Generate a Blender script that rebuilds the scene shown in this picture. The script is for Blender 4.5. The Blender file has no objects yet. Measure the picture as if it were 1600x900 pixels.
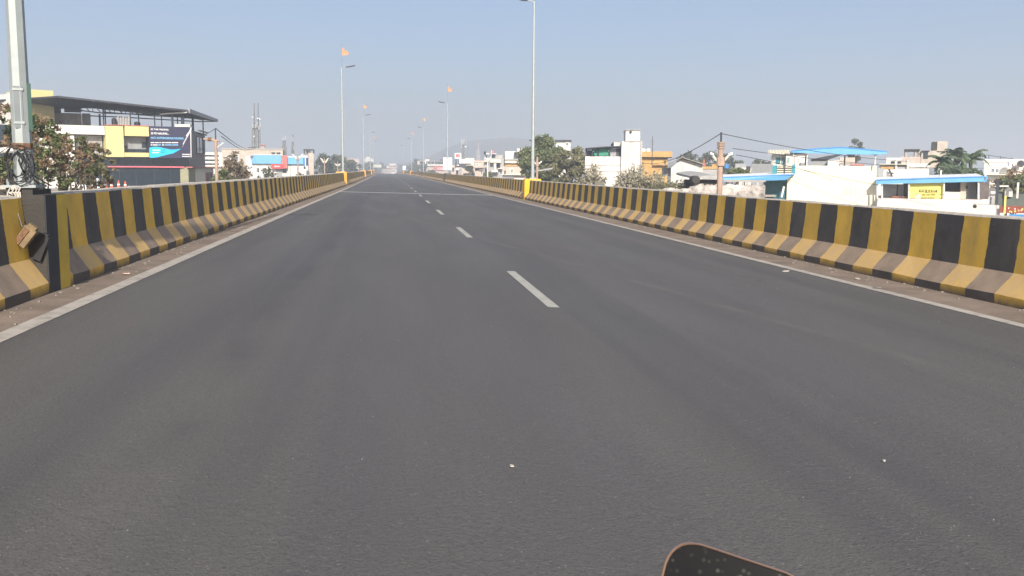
import bpy, bmesh, math, random
import numpy as np
from mathutils import Vector, Matrix
rnd = random.Random(7)
rs = np.random.RandomState(11)
C = bpy.context.scene.collection
SC = bpy.context.scene

# ------------------------------------------------------------------ camera
F_PX, CAM_H, CROSS = 1500.0, 1.25, -0.0203
cd = Vector((-0.12666542, 0.12174319, 0.98444627))
cu = Vector((0.00615, 0.99251719, -0.12194999))
cr = Vector((0.99192643, 0.0093925, 0.12646633))
# rows: world X, Y, Z expressed in camera right / up / forward
axR = Vector((cr.x, cd.x, cu.x)); axU = Vector((cr.y, cd.y, cu.y)); axF = Vector((cr.z, cd.z, cu.z))
cam = bpy.data.cameras.new('camera'); camo = bpy.data.objects.new('camera', cam); C.objects.link(camo)
m = Matrix(((axR.x, axU.x, -axF.x, 0), (axR.y, axU.y, -axF.y, 0), (axR.z, axU.z, -axF.z, CAM_H), (0, 0, 0, 1)))
camo.matrix_world = m
cam.sensor_width = 36; cam.lens = 36 * F_PX / 1600; cam.clip_start = 0.05; cam.clip_end = 20000
SC.camera = camo

# ------------------------------------------------------------------ sky, sun, exposure
SUN_EL, SUN_AZ = 29.0, 2.0          # the sun is almost straight behind the rider
w = bpy.data.worlds.new('World'); SC.world = w; w.use_nodes = True
nt = w.node_tree; nt.nodes.clear()
sky = nt.nodes.new('ShaderNodeTexSky'); sky.sky_type = 'NISHITA'; sky.sun_disc = False
sky.sun_elevation = math.radians(SUN_EL); sky.sun_rotation = math.radians(180 + SUN_AZ)
sky.air_density = 0.8; sky.dust_density = 4.0; sky.ozone_density = 3.2; sky.altitude = 300
bg = nt.nodes.new('ShaderNodeBackground'); bg.inputs[1].default_value = 0.084
wo = nt.nodes.new('ShaderNodeOutputWorld')
nt.links.new(sky.outputs[0], bg.inputs[0]); nt.links.new(bg.outputs[0], wo.inputs[0])
sl = bpy.data.lights.new('sun', 'SUN'); sl.energy = 4.2; sl.angle = math.radians(0.6); sl.color = (1.0, 0.92, 0.80)
so = bpy.data.objects.new('sun', sl); C.objects.link(so); so.location = (0, -60, 40)
so.rotation_euler = (math.radians(90 - SUN_EL), 0, math.radians(-SUN_AZ))
SC.view_settings.view_transform = 'Standard'; SC.view_settings.look = 'None'
SC.view_settings.gamma = 1; SC.view_settings.exposure = 0.85
SC.cycles.max_bounces = 6; SC.cycles.volume_bounces = 1; SC.cycles.transparent_max_bounces = 8
HAZE_DENSITY = 0.0017
GZ = -6.5                          # level of the town below the flyover

# ------------------------------------------------------------------ pixel geometry (a pixel and a distance give a place)
def ray(x, y): return axR * (x - 800) + axU * (450 - y) + axF * F_PX
def P(x, y, d):
    v = ray(x, y); t = d / v.y
    return Vector((v.x * t, d, CAM_H + v.z * t))
def rz(x): return CROSS * x

# ------------------------------------------------------------------ mesh builder
class B:
    def __init__(s): s.v = []; s.f = []; s.mi = []; s.cur = 0
    def poly(s, pts):
        n = len(s.v); s.v += [tuple(p) for p in pts]; s.f.append(tuple(range(n, n + len(pts)))); s.mi.append(s.cur); return s
    def prism(s, pts, vec):
        vec = Vector(vec); n = len(pts); a = [Vector(p) for p in pts]; b = [p + vec for p in a]
        i = len(s.v); s.v += [tuple(p) for p in a + b]
        nrm = Vector((0, 0, 0))
        for k in range(n): nrm += a[k].cross(a[(k + 1) % n])
        fl = nrm.dot(vec) > 0
        def add(f):
            s.f.append(tuple(reversed(f)) if fl else tuple(f)); s.mi.append(s.cur)
        add(range(i, i + n)); add(range(i + 2 * n - 1, i + n - 1, -1))
        for k in range(n):
            k2 = (k + 1) % n; add((i + k2, i + k, i + n + k, i + n + k2))
        return s
    def box(s, c, d):
        x, y, z = c; a, b, h = d[0] / 2, d[1] / 2, d[2] / 2
        return s.prism([(x - a, y - b, z - h), (x + a, y - b, z - h), (x + a, y + b, z - h), (x - a, y + b, z - h)], (0, 0, 2 * h))
    def tube(s, pts, rad, n=8, cap=True):
        pts = [Vector(p) for p in pts]
        if not hasattr(rad, '__len__'): rad = [rad] * len(pts)
        i0 = len(s.v)
        ref = None
        for k, p in enumerate(pts):
            t = (pts[min(k + 1, len(pts) - 1)] - pts[max(k - 1, 0)]).normalized()
            if ref is None:
                ref = Vector((1, 0, 0)) if abs(t.x) < .8 else Vector((0, 1, 0))
            a = (ref - t * ref.dot(t)).normalized(); b = t.cross(a); ref = a
            for q in range(n):
                an = 2 * math.pi * (q + .5) / n
                s.v.append(tuple(p + (a * math.cos(an) + b * math.sin(an)) * rad[k]))
        for k in range(len(pts) - 1):
            for q in range(n):
                q2 = (q + 1) % n; o = i0 + k * n
                s.f.append((o + q, o + q2, o + n + q2, o + n + q)); s.mi.append(s.cur)
        if cap:
            s.f.append(tuple(range(i0 + n - 1, i0 - 1, -1))); s.mi.append(s.cur)
            o = i0 + (len(pts) - 1) * n
            s.f.append(tuple(range(o, o + n))); s.mi.append(s.cur)
        return s
    def dome(s, c, r, h, n=14, m=5):                  # half ellipsoid
        c = Vector(c)
        for k in range(m):
            a0 = math.pi / 2 * k / m; a1 = math.pi / 2 * (k + 1) / m
            for q in range(n):
                b0 = 2 * math.pi * q / n; b1 = 2 * math.pi * (q + 1) / n
                g = lambda a, b: c + Vector((r * math.cos(a) * math.cos(b), r * math.cos(a) * math.sin(b), h * math.sin(a)))
                s.poly([g(a0, b0), g(a0, b1), g(a1, b1), g(a1, b0)])
        return s
    def mesh(s, name, mats, base=(0, 0, 0), smooth=False):
        me = bpy.data.meshes.new(name); b = Vector(base)
        me.from_pydata([tuple(Vector(p) - b) for p in s.v], [], s.f)
        for mt in (mats if isinstance(mats, (list, tuple)) else [mats]): me.materials.append(mt)
        me.polygons.foreach_set('material_index', s.mi)
        if smooth: me.polygons.foreach_set('use_smooth', [True] * len(s.f))
        me.update(); return me

def tag(o, label=None, cat=None, group=None, kind=None):
    if label: o['label'] = label
    if cat: o['category'] = cat
    if group: o['group'] = group
    if kind: o['kind'] = kind
    return o
class Thing:
    def __init__(s, name, label, cat, loc, group=None, rz_=0):
        s.e = bpy.data.objects.new(name, None); C.objects.link(s.e); s.loc = Vector(loc); s.e.location = s.loc
        s.e.empty_display_size = .3; tag(s.e, label, cat, group)
    def part(s, name, b, mats, label=None, parent=None, smooth=False):
        o = bpy.data.objects.new(name, b.mesh(name, mats, s.loc, smooth)); C.objects.link(o)
        o.parent = parent or s.e
        if label: o['label'] = label
        return o
    def meshpart(s, name, me, parent=None):
        o = bpy.data.objects.new(name, me); C.objects.link(o); o.parent = parent or s.e; return o
def solo(name, b, mats, label, cat, loc, group=None, kind=None, smooth=False):
    o = bpy.data.objects.new(name, b.mesh(name, mats, loc, smooth)); C.objects.link(o); o.location = loc
    return tag(o, label, cat, group, kind)
def struct(name, b, mats, kind='structure', label=None):
    o = bpy.data.objects.new(name, b.mesh(name, mats)); C.objects.link(o); o['kind'] = kind
    if label: o['label'] = label
    return o
def dup(root, loc, label=None, rotz=0):
    def cp(o, par):
        c = o.copy(); C.objects.link(c); c.parent = par
        for ch in list(o.children): cp(ch, c)
        return c
    r = cp(root, None); r.location = loc; r.rotation_euler = (0, 0, rotz)
    if label: r['label'] = label
    return r

# a vertical wall plane through two pixels at two distances; u runs along it, n towards the viewer
class Fac:
    def __init__(s, x0, d0, x1, d1):
        a = P(x0, 264, d0); b = P(x1, 264, d1)
        s.a = Vector((a.x, a.y, 0)); s.t = Vector((b.x - a.x, b.y - a.y, 0)); s.L = s.t.length; s.t.normalize()
        s.nv = Vector((s.t.y, -s.t.x, 0))
    def uz(s, x, y):
        v = ray(x, y); o = Vector((0, 0, CAM_H))
        t = (s.a - o).dot(s.nv) / v.dot(s.nv); p = o + v * t
        return (p - s.a).dot(s.t), p.z
    def w(s, u, z, n=0): return s.a + s.t * u + s.nv * n + Vector((0, 0, z))
    def px(s, x, y, n=0): u, z = s.uz(x, y); return s.w(u, z, n)
    def box(s, b, u0, u1, z0, z1, n0, n1):
        return b.prism([s.w(u0, z0, n0), s.w(u1, z0, n0), s.w(u1, z0, n1), s.w(u0, z0, n1)], (0, 0, z1 - z0))
    def rect(s, b, x0, y0, x1, y1, n0=0.0, n1=.06, gz=None):
        u0, z1 = s.uz(x0, y0); u1, z0 = s.uz(x1, y1)
        if gz is not None: z0 = gz
        return s.box(b, u0, u1, z0, z1, n0, n1)
    def pol(s, b, pts, n0, n1):
        a = [s.px(x, y, n0) for x, y in pts]
        return b.prism(a, s.nv * (n1 - n0))

def FP(x0, x1, d):
    """a wall plane square to the line of sight at the edge nearest the road"""
    e, o = (x0, x1) if x0 > 607 else (x1, x0)
    v = ray(e, 264); p = P(e, 264, d); q = ray(o, 264); t = (p.x * v.x + p.y * v.y) / (q.x * v.x + q.y * v.y); do = q.y * t
    return Fac(x0, d, x1, do) if e == x0 else Fac(x0, do, x1, d)

# ------------------------------------------------------------------ materials
MATS = {}
def nd(t, typ, **kw):
    n = t.nodes.new(typ)
    for k, v in kw.items(): setattr(n, k, v)
    return n
def mat(name, col, rough=.8, var=.16, scale=2.0, bump=0.0, streak=0.0, scol=(.06, .055, .05), metal=0.0, spec=.4, bscale=None):
    if name in MATS: return MATS[name]
    M = bpy.data.materials.new(name); M.use_nodes = True; t = M.node_tree; bs = t.nodes['Principled BSDF']
    tc = nd(t, 'ShaderNodeTexCoord'); no = nd(t, 'ShaderNodeTexNoise'); no.inputs['Scale'].default_value = scale
    no.inputs['Detail'].default_value = 6; no.inputs['Roughness'].default_value = .65
    t.links.new(tc.outputs['Object'], no.inputs['Vector'])
    mx = nd(t, 'ShaderNodeMix', data_type='RGBA')
    mx.inputs[6].default_value = (*[max(0, c * (1 - var)) for c in col], 1); mx.inputs[7].default_value = (*[min(1, c * (1 + var)) for c in col], 1)
    mr = nd(t, 'ShaderNodeMapRange'); mr.inputs[1].default_value = .3; mr.inputs[2].default_value = .7
    t.links.new(no.outputs[0], mr.inputs[0]); t.links.new(mr.outputs[0], mx.inputs[0])
    out = mx.outputs[2]
    if streak > 0:
        mp = nd(t, 'ShaderNodeMapping'); mp.inputs['Scale'].default_value = (2.6, 2.6, .22)
        n2 = nd(t, 'ShaderNodeTexNoise'); n2.inputs['Scale'].default_value = 1.6; n2.inputs['Detail'].default_value = 7; n2.inputs['Roughness'].default_value = .7
        t.links.new(tc.outputs['Object'], mp.inputs[0]); t.links.new(mp.outputs[0], n2.inputs[0])
        r2 = nd(t, 'ShaderNodeMapRange'); r2.inputs[1].default_value = .5; r2.inputs[2].default_value = .78; r2.inputs[4].default_value = streak
        t.links.new(n2.outputs[0], r2.inputs[0])
        m2 = nd(t, 'ShaderNodeMix', data_type='RGBA'); m2.inputs[7].default_value = (*scol, 1)
        t.links.new(out, m2.inputs[6]); t.links.new(r2.outputs[0], m2.inputs[0]); out = m2.outputs[2]
    t.links.new(out, bs.inputs['Base Color'])
    bs.inputs['Roughness'].default_value = rough; bs.inputs['Metallic'].default_value = metal; bs.inputs['Specular IOR Level'].default_value = spec
    if bump:
        bn = nd(t, 'ShaderNodeTexNoise'); bn.inputs['Scale'].default_value = bscale or scale * 8; bn.inputs['Detail'].default_value = 4
        t.links.new(tc.outputs['Object'], bn.inputs['Vector'])
        bp = nd(t, 'ShaderNodeBump'); bp.inputs['Strength'].default_value = bump; bp.inputs['Distance'].default_value = .02
        t.links.new(bn.outputs[0], bp.inputs['Height']); t.links.new(bp.outputs[0], bs.inputs['Normal'])
    MATS[name] = M; return M
def leafmat(name, dark, light, trans=.32):
    if name in MATS: return MATS[name]
    M = bpy.data.materials.new(name); M.use_nodes = True; t = M.node_tree; bs = t.nodes['Principled BSDF']
    g = nd(t, 'ShaderNodeNewGeometry'); tc = nd(t, 'ShaderNodeTexCoord'); no = nd(t, 'ShaderNodeTexNoise'); no.inputs['Scale'].default_value = .6
    t.links.new(tc.outputs['Object'], no.inputs['Vector'])
    ad = nd(t, 'ShaderNodeMath', operation='ADD'); t.links.new(g.outputs['Random Per Island'], ad.inputs[0]); t.links.new(no.outputs[0], ad.inputs[1])
    mr = nd(t, 'ShaderNodeMapRange'); mr.inputs[1].default_value = .35; mr.inputs[2].default_value = 1.65
    t.links.new(ad.outputs[0], mr.inputs[0])
    mx = nd(t, 'ShaderNodeMix', data_type='RGBA'); mx.inputs[6].default_value = (*dark, 1); mx.inputs[7].default_value = (*light, 1)
    t.links.new(mr.outputs[0], mx.inputs[0]); t.links.new(mx.outputs[2], bs.inputs['Base Color'])
    bs.inputs['Roughness'].default_value = .6; bs.inputs['Specular IOR Level'].default_value = .3
    tr = nd(t, 'ShaderNodeBsdfTranslucent'); ms = nd(t, 'ShaderNodeMixShader'); ms.inputs[0].default_value = trans
    t.links.new(mx.outputs[2], tr.inputs[0]); t.links.new(bs.outputs[0], ms.inputs[1]); t.links.new(tr.outputs[0], ms.inputs[2])
    t.links.new(ms.outputs[0], t.nodes['Material Output'].inputs[0])
    MATS[name] = M; return M

WHITE = mat('white_plaster', (.66, .63, .58), streak=.55, scol=(.24, .21, .18), var=.12)
STAINED = mat('stained_white_plaster', (.66, .61, .56), streak=.9, scol=(.17, .14, .12), scale=1.2, var=.2)
CREAM = mat('cream_plaster', (.68, .645, .51), streak=.2, scol=(.4, .36, .28), var=.07)
LEMON = mat('lemon_plaster', (.62, .52, .24), streak=.12, scol=(.4, .36, .2), var=.06)
OCHRE = mat('ochre_plaster', (.46, .28, .10), streak=.3, scol=(.3, .2, .1))
PINK = mat('pale_pink_plaster', (.50, .40, .34), streak=.45, scol=(.3, .25, .22))
BEIGE = mat('beige_plaster', (.46, .40, .33), streak=.5, scol=(.16, .14, .12))
GREYW = mat('grey_plaster', (.36, .35, .34), streak=.5, scol=(.12, .11, .11))
CONC = mat('bare_concrete', (.34, .31, .28), streak=.35, scol=(.12, .11, .1), bump=.3)
DCONC = mat('dark_concrete', (.042, .037, .032), streak=.4, scol=(.04, .04, .04), bump=.4, scale=5)
STONE = mat('rubble_stone', (.40, .36, .33), var=.7, scale=2.6, bump=.6, bscale=6)
OLIVE = mat('olive_plaster', (.27, .26, .17), streak=.3)
BROWNC = mat('brown_cladding', (.10, .085, .085), rough=.5)
GLASSD = mat('dark_glazing', (.018, .028, .040), rough=.12, var=.3, spec=.6)
GLASSW = mat('window_pane', (.03, .045, .055), rough=.15, var=.4, spec=.5)
TEAL = mat('teal_paint', (.025, .22, .27), rough=.6, streak=.2)
TEALD = mat('dark_teal_paint', (.03, .12, .15), rough=.6, streak=.3, scol=(.02, .05, .06))
BLUE = mat('sky_blue_sheet', (.13, .36, .62), rough=.45, var=.07)
BLUED = mat('deep_blue_paint', (.05, .22, .50), rough=.5, var=.1)
RED = mat('red_paint', (.62, .05, .05), rough=.5, var=.1)
REDW = mat('faded_red_paint', (.45, .13, .12), rough=.6)
ORNG = mat('saffron_cloth', (.50, .27, .15), rough=.8, var=.12)
CONE = mat('orange_plastic', (.75, .12, .03), rough=.5, var=.1)
BLACK = mat('black_plastic', (.018, .018, .02), rough=.5)
STEELD = mat('dark_steel', (.045, .05, .065), rough=.55, var=.25)
SHEET = mat('grey_metal_sheet', (.27, .28, .29), rough=.45, streak=.3, var=.1)
SHEETD = mat('dark_metal_sheet', (.036, .038, .050), rough=.6, var=.3)
GALV = mat('galvanised_steel', (.33, .36, .355), rough=.52, var=.10, scale=6, metal=.35, streak=.18, scol=(.2, .2, .18))
GALVD = mat('hatch_steel', (.17, .19, .20), rough=.5, var=.12)
GREENB = mat('green_box_paint', (.03, .08, .065), rough=.5)
POLEC = mat('rusty_cream_pole', (.36, .26, .20), rough=.65, streak=.55, scol=(.16, .075, .045), var=.2)
POLEW = mat('pale_pole_paint', (.60, .58, .54), rough=.6, streak=.3)
WHT = mat('white_paint', (.80, .80, .79), rough=.5, var=.05)
CABLE = mat('black_cable', (.03, .03, .034), rough=.7)
CABLEG = mat('grey_cable', (.20, .19, .18), rough=.7)
RUST = mat('rusty_iron', (.17, .09, .05), rough=.85, var=.5, scale=20)
TAN = mat('dusty_tan_metal', (.20, .14, .075), rough=.7, var=.35, scale=14)
NAVY = mat('navy_print', (.034, .034, .072), rough=.6, var=.06)
CYAN = mat('cyan_print', (.02, .45, .78), rough=.6, var=.06)
YELP = mat('yellow_print', (.66, .60, .16), rough=.6, var=.05)
BARK = mat('bark', (.10, .08, .06), rough=.9, var=.4, scale=8, bump=.5)
TARP = mat('green_tarpaulin', (.03, .22, .15), rough=.6, var=.2)
BRICK = mat('red_brick', (.30, .12, .08), rough=.9, var=.4, scale=4)
WHITEDIRT = mat('pale_concrete_top', (.48, .43, .37), rough=.9, var=.35, scale=9, bump=.5)
GREENS = dict(dark=(.065, .082, .034), light=(.25, .28, .12))
LEAFG = leafmat('green_leaves', **GREENS)
LEAFO = leafmat('olive_leaves', (.11, .11, .055), (.34, .32, .18))
LEAFP = leafmat('pale_dry_leaves', (.20, .18, .11), (.60, .55, .42))
LEAFR = leafmat('rust_leaves', (.16, .108, .066), (.37, .26, .155))
LEAFD = leafmat('brown_leaves', (.14, .11, .07), (.34, .27, .19))
LEAFF = leafmat('palm_leaves', (.065, .10, .062), (.20, .26, .15))
LEAFB = leafmat('dull_far_leaves', (.06, .07, .048), (.17, .185, .115))
# ------------------------------------------------------------------ the flyover: alignment
def sstep(a, b, t):
    t = min(1, max(0, (t - a) / (b - a))); return t * t * (3 - 2 * t)
def zlong(y): return 0.0 if y < 255 else max(-(y - 255) ** 2 / 19800.0, GZ + .25)
def offl(y): return .15 * sstep(15, 70, y) - 2.2e-5 * max(0, y - 80) ** 2
def offr(y): return -2.2e-5 * max(0, y) ** 2
XL, XR = -3.19, 6.40
def lat(x, y):                       # lateral place following the gentle bend
    k = (x - XL) / (XR - XL); return x + offl(y) * (1 - k) + offr(y) * k
def RP(x, y, h=0.0): X = lat(x, y); return Vector((X, y, CROSS * X + zlong(y) + h))
YS = [-30, -15, -6, -3] + [k * .5 for k in range(0, 40)] + list(range(20, 60, 2)) + list(range(60, 255, 5)) + list(range(255, 330, 3)) + list(range(330, 640, 10))

def strip(b, x0, x1, h=0.0, ys=YS, nx=1):
    for a, c in zip(ys[:-1], ys[1:]):
        for k in range(nx):
            p = x0 + (x1 - x0) * k / nx; q = x0 + (x1 - x0) * (k + 1) / nx
            b.poly([RP(p, a, h), RP(q, a, h), RP(q, c, h), RP(p, c, h)])
    return b

def asphalt_material():
    M = bpy.data.materials.new('asphalt'); M.use_nodes = True; t = M.node_tree; bs = t.nodes['Principled BSDF']
    tc = nd(t, 'ShaderNodeTexCoord'); L = t.links.new
    def noise(scale, detail=5, rough=.6, mp=None):
        n = nd(t, 'ShaderNodeTexNoise'); n.inputs['Scale'].default_value = scale; n.inputs['Detail'].default_value = detail; n.inputs['Roughness'].default_value = rough
        if mp:
            q = nd(t, 'ShaderNodeMapping'); q.inputs['Scale'].default_value = mp; L(tc.outputs['Object'], q.inputs[0]); L(q.outputs[0], n.inputs['Vector'])
        else: L(tc.outputs['Object'], n.inputs['Vector'])
        return n.outputs[0]
    def rng(x, a, b, c=0, d=1):
        r = nd(t, 'ShaderNodeMapRange'); r.inputs[1].default_value = a; r.inputs[2].default_value = b; r.inputs[3].default_value = c; r.inputs[4].default_value = d; L(x, r.inputs[0]); return r.outputs[0]
    def mix(a, b, fac, mode='MIX'):
        x = nd(t, 'ShaderNodeMix', data_type='RGBA', blend_type=mode)
        for s_, v in ((6, a), (7, b)):
            if isinstance(v, tuple): x.inputs[s_].default_value = (*v, 1)
            else: L(v, x.inputs[s_])
        if isinstance(fac, float): x.inputs[0].default_value = fac
        else: L(fac, x.inputs[0])
        return x.outputs[2]
    c = mix((.084, .078, .073), (.110, .102, .095), rng(noise(.9, 6, .6, (1, .18, 1)), .3, .7))
    c = mix(c, (.120, .108, .094), rng(noise(1.0, 5, .6, (1.1, .035, 1)), .50, .75, 0, .60))      # dusty wheel-track bands along the road
    c = mix(c, (.050, .049, .052), rng(noise(1.0, 4, .6, (.8, .02, 1)), .50, .75, 0, .75))         # darker bitumen bands
    c = mix(c, (.042, .040, .040), rng(noise(1.6, 5, .7, (1, .35, 1)), .62, .76, 0, .40))                      # oily blotches
    c = mix(c, (.036, .034, .033), rng(noise(70, 2), .50, .75, 0, .60))                            # pits between stones
    v = nd(t, 'ShaderNodeTexVoronoi'); v.inputs['Scale'].default_value = 42; L(tc.outputs['Object'], v.inputs['Vector'])
    gate = rng(noise(16, 2), .50, .66)
    st = nd(t, 'ShaderNodeMath', operation='MULTIPLY'); L(rng(v.outputs['Distance'], .12, .24, 1, 0), st.inputs[0]); L(gate, st.inputs[1])
    c = mix(c, (.20, .185, .165), st.outputs[0])                                                  # pale stones showing through
    sx = nd(t, 'ShaderNodeSeparateXYZ'); L(tc.outputs['Object'], sx.inputs[0])
    def ma(op, a, b):
        q = nd(t, 'ShaderNodeMath', operation=op)
        for i_, v_ in enumerate((a, b)):
            if isinstance(v_, (int, float)): q.inputs[i_].default_value = v_
            else: L(v_, q.inputs[i_])
        return q.outputs[0]
    tr = ma('ABSOLUTE', ma('SUBTRACT', ma('ADD', ma('ADD', sx.outputs[0], ma('MULTIPLY', sx.outputs[1], .17)), ma('MULTIPLY', noise(.5, 2), .25)), 4.92), 0)
    c = mix(c, (.17, .155, .135), ma('MULTIPLY', rng(tr, .02, .10, .26, 0), rng(noise(1.2, 3), .35, .6)))      # dusty tyre track drifting across the right lane
    tr2 = ma('ABSOLUTE', ma('SUBTRACT', ma('ADD', sx.outputs[0], ma('MULTIPLY', noise(.35, 2), .5)), -.75), 0)
    c = mix(c, (.046, .045, .048), ma('MULTIPLY', rng(tr2, .02, .20, .40, 0), rng(noise(.6, 3), .42, .62)))    # dark rubbered streak in the left lane
    L(c, bs.inputs['Base Color']); bs.inputs['Specular IOR Level'].default_value = .5
    L(rng(noise(.8, 4, .5, (1, .12, 1)), .3, .7, .60, .76), bs.inputs['Roughness'])
    bp = nd(t, 'ShaderNodeBump'); bp.inputs['Strength'].default_value = .55; bp.inputs['Distance'].default_value = .012
    h = nd(t, 'ShaderNodeMath', operation='ADD'); L(noise(90, 3), h.inputs[0]); L(noise(30, 3), h.inputs[1])
    L(h.outputs[0], bp.inputs['Height']); L(bp.outputs[0], bs.inputs['Normal'])
    return M
ASPH = asphalt_material()
SHOULD = mat('dusty_shoulder', (.200, .155, .122), rough=.95, var=.28, scale=2.2, bump=.5, bscale=40)

def worn_paint(name, col, worn, amount, scale=9):
    M = bpy.data.materials.new(name); M.use_nodes = True; t = M.node_tree; bs = t.nodes['Principled BSDF']; L = t.links.new
    tc = nd(t, 'ShaderNodeTexCoord'); n = nd(t, 'ShaderNodeTexNoise'); n.inputs['Scale'].default_value = scale; n.inputs['Detail'].default_value = 8; n.inputs['Roughness'].default_value = .75
    L(tc.outputs['Object'], n.inputs['Vector'])
    r = nd(t, 'ShaderNodeMapRange'); r.inputs[1].default_value = .48; r.inputs[2].default_value = .72; r.inputs[4].default_value = amount; L(n.outputs[0], r.inputs[0])
    n2 = nd(t, 'ShaderNodeTexNoise'); n2.inputs['Scale'].default_value = 1.2; L(tc.outputs['Object'], n2.inputs['Vector'])
    x0 = nd(t, 'ShaderNodeMix', data_type='RGBA'); x0.inputs[6].default_value = (*col, 1); x0.inputs[7].default_value = (*[q * .72 for q in col], 1); L(n2.outputs[0], x0.inputs[0])
    x = nd(t, 'ShaderNodeMix', data_type='RGBA'); x.inputs[7].default_value = (*worn, 1); L(x0.outputs[2], x.inputs[6]); L(r.outputs[0], x.inputs[0])
    L(x.outputs[2], bs.inputs['Base Color']); bs.inputs['Roughness'].default_value = .8; return M
LINEP = worn_paint('worn_edge_line', (.46, .42, .37), (.17, .15, .13), .9, 6)
DASHP = worn_paint('worn_lane_line', (.43, .42, .37), (.16, .15, .14), .7, 9)
JOINT = worn_paint('pale_joint_steel', (.52, .52, .52), (.25, .25, .25), .4, 5)

struct('road', strip(B(), -2.79, 5.715, 0, nx=4), ASPH)
struct('shoulder', strip(B(), XL - .04, -2.79), SHOULD)
struct('shoulder', strip(B(), 5.715, XR + .04), SHOULD)
b = B()
for a, c in zip(YS[:-1], YS[1:]):          # the deck below the road surface
    b.poly([RP(-4.0, a, -.02), RP(-4.0, c, -.02), RP(-4.0, c, -1.2), RP(-4.0, a, -1.2)])
    b.poly([RP(7.2, a, -.02), RP(7.2, a, -1.2), RP(7.2, c, -1.2), RP(7.2, c, -.02)])
    b.poly([RP(-4.0, a, -1.2), RP(-4.0, c, -1.2), RP(7.2, c, -1.2), RP(7.2, a, -1.2)])
    b.poly([RP(-4.0, a, -.02), RP(7.2, a, -.02), RP(7.2, c, -.02), RP(-4.0, c, -.02)])
struct('bridge_deck', b, CONC)
struct('edge_line', strip(B(), -2.80, -2.645, .004), LINEP)
struct('edge_line', strip(B(), 5.58, 5.725, .004), LINEP)
b = B()
for k in range(-1, 40):
    y0 = 8.8 + 9.38 * k; y1 = y0 + 3.25
    ys = [y0, (y0 + y1) / 2, y1]
    strip(b, 1.475, 1.585, .004, ys)
struct('lane_line', b, DASHP)
b = B()
for k in range(16):
    x0 = -2.64 + k * 8.2 / 16; x1 = x0 + 8.2 / 16
    b.poly([RP(x0, 51.2, .009), RP(x1, 51.2, .009), RP(x1, 52.05, .009), RP(x0, 52.05, .009)])
struct('expansion_joint', b, JOINT)

# ------------------------------------------------------------------ striped parapets
def stripe(name, phase, period=1.06, frac=.49, dust=.1, splash=False, yel=(.78, .475, .052), blk=(.032, .034, .037)):
    M = bpy.data.materials.new(name); M.use_nodes = True; t = M.node_tree; bs = t.nodes['Principled BSDF']; L = t.links.new
    g = nd(t, 'ShaderNodeNewGeometry'); sp = nd(t, 'ShaderNodeSeparateXYZ'); L(g.outputs['Position'], sp.inputs[0])
    def noise(sc, det=4, mp=None):
        n = nd(t, 'ShaderNodeTexNoise'); n.inputs['Scale'].default_value = sc; n.inputs['Detail'].default_value = det; n.inputs['Roughness'].default_value = .65
        if mp:
            q = nd(t, 'ShaderNodeMapping'); q.inputs['Scale'].default_value = mp; L(g.outputs['Position'], q.inputs[0]); L(q.outputs[0], n.inputs['Vector'])
        else: L(g.outputs['Position'], n.inputs['Vector'])
        return n.outputs[0]
    def ma(op, a, b=None, c=None):
        n = nd(t, 'ShaderNodeMath', operation=op)
        for i, q in enumerate((a, b, c)):
            if q is None: continue
            if isinstance(q, (int, float)): n.inputs[i].default_value = q
            else: L(q, n.inputs[i])
        return n.outputs[0]
    def rng(x, a, b, c=0, d=1):
        r = nd(t, 'ShaderNodeMapRange'); r.inputs[1].default_value = a; r.inputs[2].default_value = b; r.inputs[3].default_value = c; r.inputs[4].default_value = d; L(x, r.inputs[0]); return r.outputs[0]
    def mix(a, b, fac):
        x = nd(t, 'ShaderNodeMix', data_type='RGBA')
        for s_, v in ((6, a), (7, b)):
            if isinstance(v, tuple): x.inputs[s_].default_value = (*v, 1)
            else: L(v, x.inputs[s_])
        if isinstance(fac, float): x.inputs[0].default_value = fac
        else: L(fac, x.inputs[0])
        return x.outputs[2]
    y = ma('ADD', sp.outputs[1], ma('MULTIPLY_ADD', noise(6, 4), .075, -.0375))
    y = ma('ADD', y, ma('MULTIPLY_ADD', noise(.9, 1, (.02, 1, .02)), .17, -.085))   # stripes painted by hand: uneven widths
    fr = ma('FRACT', ma('DIVIDE', ma('SUBTRACT', y, phase - 500 * period), period))
    isy = ma('LESS_THAN', fr, frac)
    yc = mix(tuple(q * .78 for q in yel), tuple(min(1, q * 1.12) for q in yel), rng(noise(2.5, 6), .3, .7))
    bc = mix(tuple(q * .7 for q in blk), tuple(q * 1.6 for q in blk), rng(noise(3.5, 6), .3, .7))
    c = mix(bc, yc, isy)
    c = mix(c, (.16, .14, .12), rng(noise(2.2, 8, (1, 1, .22)), .50, .78, 0, .42))           # grime and scuffs
    sc = ma('MULTIPLY', rng(noise(26, 3), .66, .70), rng(noise(1.3, 2), .5, .62))
    c = mix(c, (.34, .30, .26), ma('MULTIPLY', sc, .7))                                     # chips
    if dust: c = mix(c, (.47, .345, .24), rng(noise(4, 6), .2, .8, dust * .55, dust * 1.3))
    if splash:
        zz = ma('SUBTRACT', sp.outputs[2], ma('MULTIPLY', sp.outputs[0], CROSS))
        zz = ma('ADD', zz, ma('MULTIPLY_ADD', noise(6, 5), .10, -.05))
        c = mix(c, (.095, .075, .062), rng(zz, .0, .10, .95, 0))
    L(c, bs.inputs['Base Color']); bs.inputs['Roughness'].default_value = .72; bs.inputs['Specular IOR Level'].default_value = .3
    bp = nd(t, 'ShaderNodeBump'); bp.inputs['Strength'].default_value = .35; bp.inputs['Distance'].default_value = .012
    L(noise(22, 5), bp.inputs['Height']); L(bp.outputs[0], bs.inputs['Normal'])
    return M

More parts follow.
